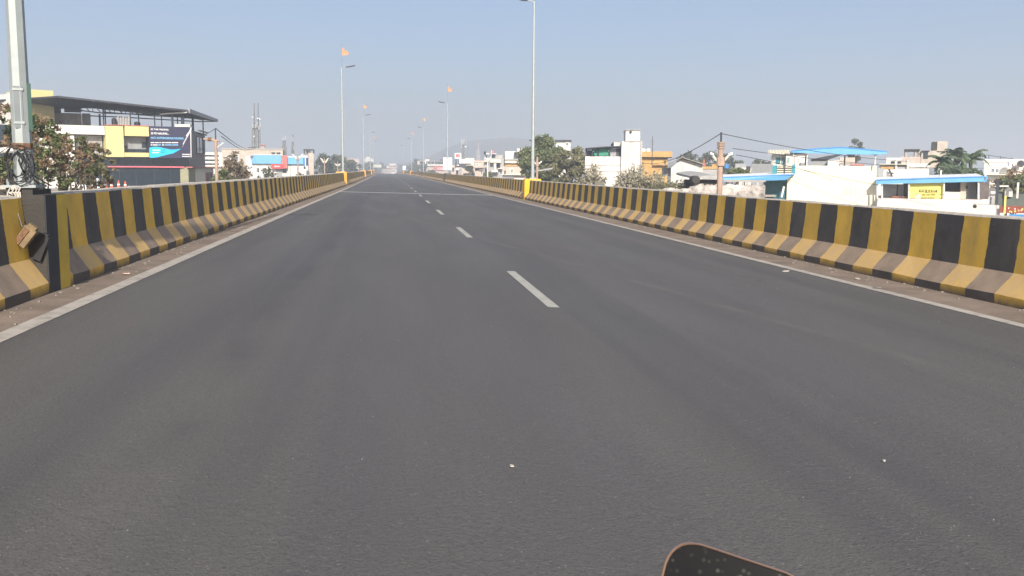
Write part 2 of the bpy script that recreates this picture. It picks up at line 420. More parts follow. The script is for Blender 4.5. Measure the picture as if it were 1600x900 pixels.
def parapet(side, y0, y1, phase, label):
    s = -1 if side == 'l' else 1; x0 = XL if s < 0 else XR
    # profile from the kerb foot up, over the top and down the back: (setback, height, material of the face that follows)
    prof = [(0, -.02, 2), (0, .10, 1), ((.16 if s < 0 else .20), .325, 0), ((.205 if s < 0 else .25), .895, 3), ((.225 if s < 0 else .27), .915, 3), (.44, .915, 3), (.46, .895, 4), (.50, -.02, 4)]
    st = .53
    ys = []; y = y0
    while y < y1 - .01: ys.append(y); y += (st if y < 60 else 3.0)
    ys.append(y1)
    b = B(); n = len(prof); rings = []
    for k, y in enumerate(ys):
        i = len(b.v)
        for q, (d, h, _) in enumerate(prof):
            j = rnd.uniform(-.005, .005) if 1 <= q <= 6 and k not in (0, len(ys) - 1) else 0
            b.v.append(tuple(RP(x0 + s * (d + j), y, h + (rnd.uniform(-.005, .005) if q in (3, 4, 5, 6) else rnd.uniform(-.006, .006) if q == 1 else 0))))
        rings.append(i)
    for a, c in zip(rings[:-1], rings[1:]):
        for q in range(n - 1):
            f = (a + q, a + q + 1, c + q + 1, c + q) if s > 0 else (a + q, c + q, c + q + 1, a + q + 1)
            b.f.append(f); b.mi.append(prof[q][2])
    for r, fl in ((rings[0], s > 0), (rings[-1], s < 0)):
        f = list(range(r, r + n)); b.f.append(tuple(reversed(f) if fl else f)); b.mi.append(4)
    yel = (.47, .31, .030)
    mats = [stripe('parapet_stripes_upper', phase, dust=.09), stripe('parapet_stripes_slope', phase, dust=.60), stripe('parapet_stripes_kerb', phase, dust=.12, splash=True), WHITEDIRT, CONC]
    base = RP(x0 + s * .25, max(y0, 0)); 
    return solo('crash_barrier', b, mats, label, 'crash barrier', base, 'striped concrete barriers along both road edges')

parapet('l', -6, 9.48, 8.98, 'short near piece of the left striped barrier, ending at the dark plinth')
parapet('l', 10.09, 600, 10.74, 'long yellow and black barrier running down the left road edge beyond the lamp plinth')
parapet('r', -6, 44.95, 9.945, 'near half of the right striped barrier, this side of the bright yellow plinth')
parapet('r', 45.62, 600, 9.945, 'far half of the right striped barrier, beyond the bright yellow plinth')

# plinths that carry the lamp posts
YELB = mat('bright_yellow_paint', (.72, .40, .012), rough=.55, var=.10, scale=3, streak=.15, scol=(.25, .14, .03))
AMB = mat('amber_paint', (.72, .33, .03), rough=.6, var=.1, streak=.15, scol=(.3, .14, .03))
PLB = mat('plinth_black', (.026, .027, .034), rough=.7, var=.35, scale=4, streak=.25, scol=(.10, .09, .08))
PLY = mat('plinth_yellow', (.62, .42, .045), rough=.7, var=.15, scale=3, streak=.25, scol=(.2, .15, .08))
def plinth(side, y, mtl, label, group='painted plinths under the lamp posts'):
    s = -1 if side == 'l' else 1; x0 = XL if s < 0 else XR; h = .60; top = .93
    b = B(); a = RP(x0 - s * .012, y - h / 2, -.02); c = RP(x0 + s * .80, y - h / 2, -.02)
    e = RP(x0 - s * .006, y - h / 2, top); g = RP(x0 + s * .80, y - h / 2, top)
    b.prism([a, c, g, e], (0, h, 0))
    t = RP(x0 + s * .41, y, top + .02); b.box(t, (.74, h - .06, .06))
    return solo('lamp_plinth', b, mtl, label, 'plinth', RP(x0 + s * .4, y), group)
YL = [9.785, 72, 135, 198, 261]; YR = [45.28, 108, 172, 236, 300]
# nearest left plinth: bare concrete cheek, front face half black and half yellow
t = Thing('lamp_plinth', 'dark bare plinth with a black and a yellow stripe under the nearest left lamp post', 'plinth', RP(XL - .4, YL[0]), 'painted plinths under the lamp posts')
b = B(); b.prism([RP(XL - .004, 9.485, -.02), RP(XL - .80, 9.485, -.02), RP(XL - .80, 9.485, .925), RP(XL - .004, 9.485, .925)], (0, .60, 0))
b.box(RP(XL - .45, 9.785, .94), (.66, .5, .05))
t.part('plinth_body', b, DCONC)
for (ya, yb, mt) in ((9.485, 9.79, PLB), (9.79, 10.085, PLY)):
    b = B(); p = RP(XL + .006, ya, -.01); b.prism([p, RP(XL + .006, yb, -.01), RP(XL + .006, yb, .92), RP(XL + .006, ya, .92)], (-.012, 0, 0)); t.part('painted_face', b, mt)
b = B()
for k in range(9):                                   # spilled mortar crumbs on top
    q = RP(XL - .15 - rnd.random() * .6, 9.5 + rnd.random() * .55, .955); b.dome(q, .04 + rnd.random() * .04, .03 + rnd.random() * .03, 7, 3)
t.part('mortar_crumbs', b, WHITEDIRT)['kind'] = 'stuff'
plinth('l', YL[1], AMB, 'amber plinth of the second lamp post on the left barrier')
plinth('l', YL[2], AMB, 'amber plinth of the third lamp post on the left barrier')
plinth('l', YL[3], AMB, 'tiny amber plinth of the fourth lamp post on the left barrier')
plinth('l', YL[4], AMB, 'tiny amber plinth of the fifth and farthest lamp post on the left barrier')
plinth('r', YR[0], YELB, 'bright yellow plinth under the tall lamp post on the right barrier')
plinth('r', YR[1], DCONC, 'dark plinth under the lamp post with the white board on the right barrier')
plinth('r', YR[2], DCONC, 'dark plinth under the third lamp post on the right barrier')
plinth('r', YR[3], AMB, 'amber plinth under the fourth lamp post on the right barrier')
plinth('r', YR[4], AMB, 'faint amber plinth at the far crest of the right barrier')

# ------------------------------------------------------------------ lamp posts on the barriers
def scaled(o, k): o.scale = (1, 1, k); return o
def lamp_post(loc, label, hatch=False):
    t = Thing('lamp_post', label, 'lamp post', loc, 'lamp posts on the flyover barriers')
    L = t.loc; b = B()
    b.tube([L + Vector((0, 0, .0)), L + Vector((0, 0, 3.2)), L + Vector((0, 0, 7.85))], [.088, .072, .040], 8); t.part('pole', b, GALV)
    b = B(); b.box(L + Vector((0, 0, .012)), (.30, .30, .024))
    for sx in (-1, 1):
        for sy in (-1, 1): b.tube([L + Vector((sx * .11, sy * .11, .02)), L + Vector((sx * .11, sy * .11, .08))], .014, 6)
    t.part('base_plate', b, GALV)
    for z0, z1, r_ in ((7.45, 7.62, .058), (7.05, 7.12, .054)): b = B(); b.tube([L + Vector((0, 0, z0)), L + Vector((0, 0, z1))], r_, 8); t.part('collar', b, GALV)
    b = B(); b.tube([L + Vector((0, 0, 7.78)), L + Vector((.10, 0, 7.85)), L + Vector((.36, 0, 7.90))], .026, 8); t.part('lamp_arm', b, GALV)
    b = B(); b.prism([L + Vector(p) for p in ((.32, -.07, 7.86), (.44, -.10, 7.87), (.98, -.09, 7.99), (1.0, -.04, 8.0), (1.0, .04, 8.0), (.98, .09, 7.99), (.44, .10, 7.87), (.32, .07, 7.86))], (-.02, 0, .07))
    hd = t.part('lamp_head', b, STEELD)
    b = B(); b.prism([L + Vector(p) for p in ((.50, -.075, 7.872), (.92, -.07, 7.964), (.92, .07, 7.964), (.50, .075, 7.872))], (.002, 0, -.012)); t.part('lamp_glass', b, GLASSW, parent=hd)
    if hatch:
        b = B(); d = (Vector((0, 0, 0)) - L); d.z = 0; d.normalize(); sd = Vector((-d.y, d.x, 0))
        c = L + d * .070 - sd * .012
        for q0, q1, z0, z1, n1 in ((-.042, .034, .56, .95, .012),): b.prism([c + sd * q0 + Vector((0, 0, z0)), c + sd * q1 + Vector((0, 0, z0)), c + sd * q1 + Vector((0, 0, z1)), c + sd * q0 + Vector((0, 0, z1))], d * n1)
        h = t.part('service_hatch', b, GALVD)
        for z in (.60, .91):
            b = B(); b.prism([c + sd * -.05 + Vector((0, 0, z)), c + sd * .042 + Vector((0, 0, z)), c + sd * .042 + Vector((0, 0, z + .022)), c + sd * -.05 + Vector((0, 0, z + .022))], d * .02); t.part('hatch_band', b, GALV, parent=h)
        b = B(); sd = -sd; c = L - sd * .062 + d * .02   # dark open box on the pole's right flank
        b.prism([c + Vector((0, 0, .54)), c - sd * .035 + Vector((0, 0, .54)), c - sd * .035 + Vector((0, 0, .98)), c + Vector((0, 0, .98))], d * .05)
        t.part('switch_box', b, GREENB)
        b = B(); q = L + Vector((-.05, -.02, .36)); b.tube([q, q + Vector((-.25, 0, -.02)), q + Vector((-.9, .05, -.015))], .028, 8); t.part('side_pipe', b, POLEW)
        b = B(); b.tube([L + Vector((0, 0, .36)), L + Vector((0, 0, .42))], .092, 8); t.part('rusty_clamp', b, RUST)
    return t
def post_loc(side, y): s = -1 if side == 'l' else 1; return RP(XL - .275 if s < 0 else XR + .42, y, .985)
near_post = lamp_post(post_loc('l', YL[0]), 'thick grey lamp post with service hatch and tangled wires at the left picture edge', hatch=True)
lp = lamp_post(post_loc('l', YL[1]), 'slim lamp post with a saffron flag on the amber plinth, second along the left barrier')
for y, lb in ((YL[2], 'third lamp post along the left barrier, with a small flag above its lamp'),
              (YL[3], 'fourth lamp post along the left barrier, a thin line before the far trees'),
              (YL[4], 'fifth and farthest lamp post along the left barrier, near the crest')):
    scaled(dup(lp.e, post_loc('l', y), lb), .955)
for y, lb in ((YR[0], 'tall lamp post rising out of the picture from the bright yellow plinth'),
              (YR[1], 'lamp post carrying a white advertising board low on its pole, right barrier'),
              (YR[2], 'third lamp post along the right barrier, beside the hotel roof'),
              (YR[3], 'fourth lamp post along the right barrier, in front of the dark far tree'),
              (YR[4], 'farthest lamp post on the right barrier, near the crest of the road')):
    scaled(dup(lp.e, post_loc('r', y), lb, math.pi), 1.04 if y < 100 else .98)
scaled(lp.e, .955)

def flag(side, y, label, dz=0.0, sx=1.0):
    L = post_loc(side, y) + Vector((0, 0, 7.7 + dz)); t = Thing('flag', label, 'flag', L, 'saffron pennants above the lamp posts')
    b = B(); b.tube([L + Vector((.03, .05, -.2)), L + Vector((.035, .05, 1.95))], .014, 6); t.part('staff', b, CABLEG)
    b = B(); n = 9
    top, bot = 1.70, 1.08
    rows = []
    for k in range(n + 1):
        u = k / n; x = .03 + u * .56; mid = bot + .22 - u * .05; hz = top + (mid - top) * u; lz = bot + (mid - bot) * u * .6 + .02 * math.sin(9 * u)
        yy = .05 + .10 * math.sin(u * 7) * u
        rows.append((L + Vector((x * sx, yy, hz)), L + Vector((x * sx, yy + .04 * math.sin(5 * u), (hz + lz) / 2)), L + Vector((x * sx, yy - .03 * u, lz))))
    for a, c in zip(rows[:-1], rows[1:]):
        for q in (0, 1): b.prism([a[q], a[q + 1], c[q + 1], c[q]], (0, .004, 0))
    t.part('cloth', b, ORNG); return t
flag('l', YL[1], 'largest saffron pennant, flying above the second left lamp post', -.45)
flag('l', YL[2], 'small saffron pennant above the third left lamp post', -.35)
flag('l', YL[4], 'faint tiny pennant above the farthest left lamp post', -.35)
flag('r', YR[1], 'brown saffron pennant above the lamp post with the white board', +.15)
flag('r', YR[2], 'small pale pennant above the third right lamp post', +.1)
flag('r', YR[3], 'faint tiny pennant above the fourth right lamp post', +.0)

# white boards on the right lamp posts
for y, lb, s_ in ((YR[1], 'tall white double board strapped to the second right lamp post', 1.0), (YR[4], 'small white board on the far right lamp post near the crest', .9)):
    L = post_loc('r', y) ; t = Thing('pole_board', lb, 'board', L, 'white boards strapped to lamp posts')
    for sx in (-1, 1):
        b = B(); b.box(L + Vector((sx * .27 * s_, -.12, 1.05 * s_)), (.42 * s_, .05, 1.35 * s_)); t.part('panel', b, WHT)
    b = B(); 
    for z in (.5, 1.55): b.box(L + Vector((0, -.07, z * s_)), (.9 * s_, .03, .05))
    t.part('strap', b, GALV)

# wires, hanging fitting and black cover at the nearest post
L = post_loc('l', YL[0])
b = B()
for k in range(9):
    a0 = rnd.uniform(0, 6.28); r = rnd.uniform(.06, .15); ex = rnd.uniform(.5, 1.1); ox = rnd.uniform(-.05, .08); pts = []
    for j in range(15):
        a = a0 + j * .42
        pts.append(L + Vector((ox + r * math.cos(a) * ex + .03 * rnd.random(), -.13 + .05 * math.sin(a * 2 + k), .20 + r * math.sin(a) * 1.25 + .02 * rnd.random())))
    for p in pts: p.z = max(p.z, L.z + .012)
    b.tube(pts, .0035 + .0025 * rnd.random(), 5)
for k in range(5):
    q = L + Vector((rnd.uniform(-.05, .05), -.08, rnd.uniform(.25, .4))); e_ = L + Vector((rnd.uniform(-.25, .45), rnd.uniform(-.1, .1), .015)); b.tube([q, q.lerp(e_, .5) + Vector((0, -.05, -.06)), e_], .004, 5)
solo('wire_tangle', b, CABLE, 'tangle of black wires looped round the foot of the nearest lamp post', 'wires', L + Vector((0, -.15, .1)), smooth=True)
Z = L.z - .05
def hang(x0, y0, x1, z1, r, name, lb, mt, sag=.05):
    b = B(); fx = XL - .20; pts = [Vector((x0, y0, Z + .04)), Vector((fx - .05, y0 - .20, Z - .02)), Vector((fx + .01 + (x1 - fx) * .4, y0 - .29, Z - .30)), Vector((x1, y0 - .33, z1))]
    b.tube(pts, r, 5); return solo(name, b, mt, lb, 'wire', Vector((x1, y0 - .3, z1)), 'loose wires hanging over the left barrier', smooth=True)
FX, FY, FZ = -3.30, 9.28, .62
hang(-3.66, 9.62, FX - .02, FZ + .10, .006, 'hanging_wire', 'dark wire slanting down the striped face to the hanging fitting', CABLE)
hang(-3.50, 9.60, FX + .01, FZ + .10, .005, 'hanging_wire', 'pale wire dropping straight to the hanging fitting', CABLEG)
b = B(); b.box(Vector((-3.455, 9.478, Z - .01)), (.12, .012, .05))
for k, (dx, lz) in enumerate(((.0, .36), (.03, .28), (-.035, .44), (.055, .2))):
    q = Vector((-3.47 + dx, 9.47, Z)); b.tube([q + Vector((0, .06, .05)), q + Vector((0, -.012, .0)), q + Vector((.02, -.014, -lz * .5)), q + Vector((.01, -.013, -lz))], .008, 5)
solo('mortar_drips', b, WHITEDIRT, 'pale dribbles of mortar running down the bare cheek of the plinth', 'mortar', Vector((-3.47, 9.47, Z - .3)))
t = Thing('hanging_fitting', 'dented tan light fitting dangling on wires against the left barrier', 'light fitting', (FX, FY, FZ))
def obox(b, c, d, R): 
    a = [Vector(c) + R @ Vector((sx * d[0] / 2, sy * d[1] / 2, -d[2] / 2)) for sx, sy in ((-1, -1), (1, -1), (1, 1), (-1, 1))]; b.prism(a, R @ Vector((0, 0, d[2])))
R1 = Matrix.Rotation(math.radians(38), 3, 'Y')
b = B(); obox(b, (FX, FY, FZ), (.11, .07, .19), R1); obox(b, Vector((FX, FY, FZ)) + R1 @ Vector((0, 0, .105)), (.08, .06, .04), R1); t.part('housing', b, TAN)
b = B(); obox(b, Vector((FX, FY - .038, FZ)) + R1 @ Vector((-.02, 0, -.01)), (.045, .02, .16), R1); t.part('cover', b, RUST)
R2 = Matrix.Rotation(math.radians(22), 3, 'Y')
b = B(); obox(b, (-3.235, 9.455, .50), (.085, .045, .24), R2); obox(b, Vector((-3.235, 9.455, .50)) + R2 @ Vector((0, -.0, .13)), (.05, .03, .03), R2)
solo('cable_cover', b, BLACK, 'black plastic cable cover leaning on the bare plinth cheek', 'cable cover', (-3.235, 9.455, .38))
b = B(); b.tube([Vector((FX + .03, FY, FZ + .02)), Vector((-3.27, 9.40, .66)), Vector((-3.21, 9.45, .63))], .005, 5)
solo('hanging_wire', b, CABLE, 'short wire joining the hanging fitting to the black cable cover', 'wire', (-3.27, 9.4, .66), 'loose wires hanging over the left barrier')

# litter and grit on the road
GRIT = mat('pale_grit', (.22, .205, .185), var=.5, scale=30)
b = B()
for k in range(240):
    y = 2.6 + 22 * rnd.random() ** 1.6; x = rnd.uniform(-2.6, 5.5)
    s = rnd.uniform(.0012, .0034) * (1 + y / 14); c = RP(x, y, .0005); a = rnd.random() * 3
    ps = [c + Vector((math.cos(a + q * 1.257) * s * rnd.uniform(.7, 1.2), math.sin(a + q * 1.257) * s * rnd.uniform(.7, 1.2), 0)) for q in range(5)]
    b.prism(ps, (0, 0, s * .7))
for k in range(420):
    y = rnd.uniform(5, 34); sd = rnd.random() < .5
    x = (XL + abs(rnd.gauss(0, .13))) if sd else (XR - abs(rnd.gauss(0, .18)))
    s = rnd.uniform(.005, .018); c = RP(x, y, .0005); a = rnd.random() * 3
    ps = [c + Vector((math.cos(a + q * 1.257) * s * rnd.uniform(.7, 1.2), math.sin(a + q * 1.257) * s * rnd.uniform(.7, 1.2), 0)) for q in range(5)]
    b.prism(ps, (0, 0, s * .7))
struct('road_grit', b, GRIT, kind='stuff', label='pale grit and small stones scattered over the road and its edges')
PAPER = mat('litter_paper', (.40, .37, .33), var=.2, scale=20)
def litter(px, py, sz, lb, mt=PAPER):
    v = ray(px, py); tt = -CAM_H / (v.z - CROSS * v.x); c = Vector((v.x * tt, v.y * tt, 0)); c.z = CROSS * c.x + .004
    b = B(); a = rnd.random() * 3; ps = [c + Vector((math.cos(a + q * 1.05) * sz * (1.3 if q % 3 == 0 else .7), math.sin(a + q * 1.05) * sz * .8, rnd.random() * sz * .25)) for q in range(6)]
    b.prism(ps, (0, 0, .006)); solo('litter', b, mt, lb, 'litter', c, 'scraps of litter on the road')
litter(1381, 722, .010, 'small white scrap on the bare asphalt at the lower right')
litter(800, 731, .014, 'pale scrap of paper on the asphalt below the nearest lane dash')
litter(1228, 425, .06, 'flat white scrap beside the right edge line')
litter(1340, 437, .05, 'pale crumpled scrap on the right shoulder dust')
litter(197, 429, .05, 'pinkish scrap on the left shoulder just past the plinth', mat('litter_pink', (.6, .42, .36), var=.2))
litter(1370, 451, .05, 'grey broken chip lying on the right edge line', mat('litter_grey', (.2, .18, .16), var=.2))

# ------------------------------------------------------------------ the rider's mirror, bottom of the picture
MR = mat('mirror_rim_paint', (.26, .165, .12), rough=.3, var=.2, spec=.6)
def mirror_glass():
    M = bpy.data.materials.new('dusty_dark_reflection'); M.use_nodes = True; t = M.node_tree; bs = t.nodes['Principled BSDF']; L = t.links.new
    tc = nd(t, 'ShaderNodeTexCoord'); v = nd(t, 'ShaderNodeTexVoronoi'); v.inputs['Scale'].default_value = 170; v.inputs['Randomness'].default_value = 1; L(tc.outputs['Object'], v.inputs['Vector'])
    r = nd(t, 'ShaderNodeMapRange'); r.inputs[1].default_value = .10; r.inputs[2].default_value = .34; r.inputs[3].default_value = 1; r.inputs[4].default_value = 0; L(v.outputs['Distance'], r.inputs[0])
    n = nd(t, 'ShaderNodeTexNoise'); n.inputs['Scale'].default_value = 38; L(tc.outputs['Object'], n.inputs['Vector'])
    r2 = nd(t, 'ShaderNodeMapRange'); r2.inputs[1].default_value = .36; r2.inputs[2].default_value = .58; r2.inputs[4].default_value = .75; L(n.outputs[0], r2.inputs[0])
    mu = nd(t, 'ShaderNodeMath', operation='MULTIPLY'); L(r.outputs[0], mu.inputs[0]); L(r2.outputs[0], mu.inputs[1])
    n3 = nd(t, 'ShaderNodeTexNoise'); n3.inputs['Scale'].default_value = 20; L(tc.outputs['Object'], n3.inputs['Vector'])
    x0 = nd(t, 'ShaderNodeMix', data_type='RGBA'); x0.inputs[6].default_value = (.0035, .004, .006, 1); x0.inputs[7].default_value = (.013, .0125, .012, 1); L(n3.outputs[0], x0.inputs[0])  # dark reflection of the rider painted into the glass colour
    x = nd(t, 'ShaderNodeMix', data_type='RGBA'); x.inputs[7].default_value = (.085, .08, .07, 1); L(x0.outputs[2], x.inputs[6]); L(mu.outputs[0], x.inputs[0])
    L(x.outputs[2], bs.inputs['Base Color']); bs.inputs['Roughness'].default_value = .3; bs.inputs['Specular IOR Level'].default_value = .045; return M
MD = .62
mc = P(1128, 952, MD)                                  # centre of the mirror
fx = (Vector((0, 0, CAM_H)) - mc).normalized(); mx_ = fx.cross(Vector((0, 0, 1))).normalized() * -1; my_ = fx.cross(mx_)
if my_.z < 0: my_ = -my_
if mx_.x < 0: mx_ = -mx_
def mpt(px, py, n=0.0):
    v = ray(px, py); o = Vector((0, 0, CAM_H)); tt = (mc - o).dot(fx) / v.dot(fx); return o + v * tt + fx * n
import itertools
def round_outline(corners, seg=9):
    out = []
    n = len(corners)
    for k in range(n):
        (x, y, r) = corners[k]; p = Vector((x, y)); a = Vector(corners[k - 1][:2]) - p; c = Vector(corners[(k + 1) % n][:2]) - p
        a.normalize(); c.normalize(); p0 = p + a * r; p1 = p + c * r
        for q in range(seg + 1):
            u = q / seg; out.append(p0 * (1 - u) ** 2 + p * 2 * u * (1 - u) + p1 * u * u)
    return out
OUT = round_outline([(1046, 832, 60), (1268, 906, 46), (1240, 1016, 60), (1006, 1014, 60)])
t = Thing('rear_view_mirror', 'brown rimmed motorcycle mirror with dust over a painted dark reflection at the bottom edge', 'mirror', mc)
cen = sum(OUT, Vector((0, 0))) / len(OUT)
b = B(); ring = []
for p in OUT + [OUT[0]]:
    ring.append(p)
for k in range(len(OUT)):
    p, q = OUT[k], OUT[(k + 1) % len(OUT)]
    prof = []
    for pt_ in (p, q):
        i_ = pt_ + (cen - pt_).normalized() * 7; o_ = pt_
        prof.append([mpt(i_.x, i_.y, -.004), mpt((i_.x * .8 + o_.x * .2), (i_.y * .8 + o_.y * .2), .002), mpt((i_.x + o_.x) / 2, (i_.y + o_.y) / 2, .0036), mpt(o_.x * .8 + i_.x * .2, o_.y * .8 + i_.y * .2, .002), mpt(o_.x, o_.y, -.003), mpt(o_.x, o_.y, -.012)])
    for j in range(5): b.poly([prof[0][j], prof[0][j + 1], prof[1][j + 1], prof[1][j]])
t.part('rim', b, MR, smooth=True)
b = B(); ins = [p + (cen - p).normalized() * 6.5 for p in OUT]; b.prism([mpt(p.x, p.y, -.004) for p in ins], fx * .0035); t.part('mirror_glass', b, mirror_glass())
b = B(); base = [mpt(p.x, p.y, -.012) for p in OUT]; mid = [mpt(*(cen + (p - cen) * .8), -.030) for p in OUT]
for k in range(len(OUT)):
    k2 = (k + 1) % len(OUT); b.poly([base[k], base[k2], mid[k2], mid[k]])
b.poly(mid); t.part('shell', b, BLACK, smooth=True)
st0 = mpt(1130, 990, -.03); b = B(); b.tube([st0, st0 + Vector((0, .012, -.05)), st0 + Vector((-.015, .01, -.13)), st0 + Vector((-.06, -.02, -.22))], [.007, .006, .006, .007], 8); t.part('stem', b, BLACK, smooth=True)
he = st0 + Vector((-.06, -.02, -.22))
b = B(); b.tube([he + Vector((.16, -.10, -.02)), he + Vector((.03, -.02, -.015)), he + Vector((-.12, .02, -.02)), he + Vector((-.26, .03, -.04))], .011, 10)
t2 = Thing('handlebar', 'black motorcycle handlebar carrying the mirror stem, below the picture edge', 'handlebar', he)
t2.part('bar', b, BLACK, smooth=True); b = B(); b.tube([he + Vector((.17, -.106, -.02)), he + Vector((.06, -.038, -.016))], .017, 10); t2.part('grip', b, BLACK, smooth=True)
# ------------------------------------------------------------------ ground, hill, air
b = B()
for i in range(10):
    for j in range(10):
        x0, x1 = -5000 + i * 1000, -4000 + i * 1000; y0, y1 = -600 + j * 480, -120 + j * 480
        b.poly([(x0, y0, GZ), (x1, y0, GZ), (x1, y1, GZ), (x0, y1, GZ)])
struct('ground', b, mat('dusty_town_ground', (.20, .165, .125), var=.45, scale=.15))
b = B()
for x0, x1 in ((-11.5, -4.6), (7.8, 14.5)): b.poly([(x0, -30, GZ + .01), (x1, -30, GZ + .01), (x1, 900, GZ + .01), (x0, 900, GZ + .01)])
struct('service_road', b, ASPH)
def hills(outline, d, depth, name):
    b = B(); n = len(outline) - 1; cols = []
    for k in range(n * 6 + 1):
        i = min(k // 6, n - 1); u = k / 6 - i
        x = outline[i][0] * (1 - u) + outline[i + 1][0] * u; y = outline[i][1] * (1 - u) + outline[i + 1][1] * u
        p = P(x, y, d); col = []
        for j in range(-6, 7):
            f = math.cos(j / 6 * math.pi / 2) ** 1.0
            hz_ = GZ + (p.z - GZ) * (f ** .8) * (1 + (0 if j == 0 else rnd.uniform(-.06, .04))) - (2 if abs(j) == 6 else 0)
            col.append((p.x + rnd.uniform(-6, 6) * (j != 0), d + depth * j / 6, hz_))
        cols.append(col)
    for a, c in zip(cols[:-1], cols[1:]):
        for j in range(12): b.poly([a[j], c[j], c[j + 1], a[j + 1]])
    return struct(name, b, mat('scrub_hill', (.085, .085, .060), var=.4, scale=.02), )
hills([(560, 262), (610, 256), (650, 254), (668, 246), (684, 239), (696, 233), (708, 227), (722, 222), (742, 219), (770, 217), (792, 216), (815, 217.5), (838, 215.5), (852, 217), (866, 222), (884, 229), (905, 235), (940, 242), (990, 249), (1050, 255), (1110, 262)], 1250, 230, 'hill')
hills([(-120, 255), (40, 252), (160, 254), (260, 253), (380, 256), (470, 257), (560, 258), (640, 262)], 1500, 220, 'hill')
hb = B(); hb.box((0, 1700, 27.5), (10400, 5200, 70)); hz = hb.mesh('haze', [])
hm = bpy.data.materials.new('haze_air'); hm.use_nodes = True; t_ = hm.node_tree; t_.nodes.remove(t_.nodes['Principled BSDF'])
pv = t_.nodes.new('ShaderNodeVolumePrincipled'); pv.inputs['Color'].default_value = (.85, .92, 1.0, 1); pv.inputs['Density'].default_value = HAZE_DENSITY; pv.inputs['Anisotropy'].default_value = .21
t_.links.new(pv.outputs[0], t_.nodes['Material Output'].inputs['Volume']); hz.materials.append(hm)
ho = bpy.data.objects.new('haze', hz); C.objects.link(ho); ho['kind'] = 'stuff'

# ------------------------------------------------------------------ foliage
def leaf_mesh(name, cl, n, leaf, M, spread=.5, up=.25, seed=0, base=(0, 0, 0)):
    r = np.random.RandomState(seed + 5); cl = np.array(cl, float)           # rows: x, y, z, radius
    wts = cl[:, 3] ** 2; k = r.choice(len(cl), n, p=wts / wts.sum())
    d = r.normal(size=(n, 3)); d /= np.linalg.norm(d, axis=1)[:, None]
    rad = cl[k, 3] * (r.rand(n) ** .45) * (1 + .25 * r.normal(size=n).clip(-1, 1.6))
    c = cl[k, :3] + d * rad[:, None] * np.array([1, 1, .8])
    a = r.normal(size=(n, 3)); a[:, 2] *= .7; a /= np.linalg.norm(a, axis=1)[:, None]
    q = r.normal(size=(n, 3)) + d * .0; b_ = np.cross(a, q); b_ /= np.linalg.norm(b_, axis=1)[:, None]
    L = leaf * r.uniform(.55, 1.35, n)[:, None]
    v = np.stack([c - a * L, c - b_ * L * .42, c + a * L, c + b_ * L * .42], 1).reshape(-1, 3) - np.array(base)
    me = bpy.data.meshes.new(name); me.vertices.add(4 * n); me.vertices.foreach_set('co', v.astype(np.float32).ravel())
    me.loops.add(4 * n); me.loops.foreach_set('vertex_index', np.arange(4 * n, dtype=np.int32))
    me.polygons.add(n); me.polygons.foreach_set('loop_start', np.arange(0, 4 * n, 4, dtype=np.int32))
    me.materials.append(M); me.update(calc_edges=True); return me
def clumps(c, R, n, seed, cr_=.30, flat=0.0):
    r = random.Random(seed); out = []
    while len(out) < n:
        v = Vector((r.uniform(-1, 1), r.uniform(-1, 1), r.uniform(-1, 1)))
        if v.length > 1: continue
        v = v.normalized() * (v.length ** .55)
        if v.z < -.55 and r.random() < .6: continue
        s = r.uniform(.6, 1.35) * cr_ * (R[0] + R[1] + R[2]) / 3
        out.append((c[0] + v.x * R[0], c[1] + v.y * R[1], c[2] + v.z * R[2], s))
    return out
def limbs(b, base, top, cl, r0, n, seed):
    r = random.Random(seed); base = Vector(base); top = Vector(top)
    mid = base.lerp(top, .55) + Vector((r.uniform(-.2, .2), r.uniform(-.2, .2), 0))
    b.tube([base, mid, top], [r0, r0 * .72, r0 * .3], 7)
    for k in range(n):
        q = Vector(r.choice(cl)[:3]); s = base.lerp(top, r.uniform(.4, .9)); m_ = s.lerp(q, .5) + Vector((r.uniform(-.3, .3), r.uniform(-.3, .3), r.uniform(0, .4)))
        b.tube([s, m_, q], [r0 * .38, r0 * .22, r0 * .07], 5)
def tree(name, label, x, d, yt, yb, wpx, lm, n=5000, leaf=.2, ncl=26, cr_=.30, group=None, seed=1, lm2=None, share=.3, depth=None, cat='tree', trunk=.16):
    """crown fills the pixel box x +- wpx/2, yt..yb at the distance d; trunk down to the ground"""
    t = P(x, yt, d); bt = P(x, yb, d); W = wpx * d / F_PX / 2; Hh = (t.z - bt.z) / 2
    c = Vector((t.x, d, (t.z + bt.z) / 2)); R = (W * .86, (depth or W * .86), Hh * .88)
    base = Vector((c.x, d, GZ)); T = Thing(name, label, cat, base, group)
    cl = clumps(c, R, ncl, seed, cr_)
    b = B(); limbs(b, base, c + Vector((0, 0, R[2] * .5)), cl, trunk, 14, seed); T.part('trunk', b, BARK)
    T.meshpart('crown', leaf_mesh('crown', cl, n, leaf, lm, seed=seed, base=base))
    if lm2: T.meshpart('dry_leaves', leaf_mesh('dry_leaves', clumps(c + Vector((0, 0, R[2] * .1)), (R[0] * 1.05, R[1], R[2] * 1.0), ncl, seed + 40, cr_), int(n * share), leaf, lm2, seed=seed + 9, base=base))
    return T
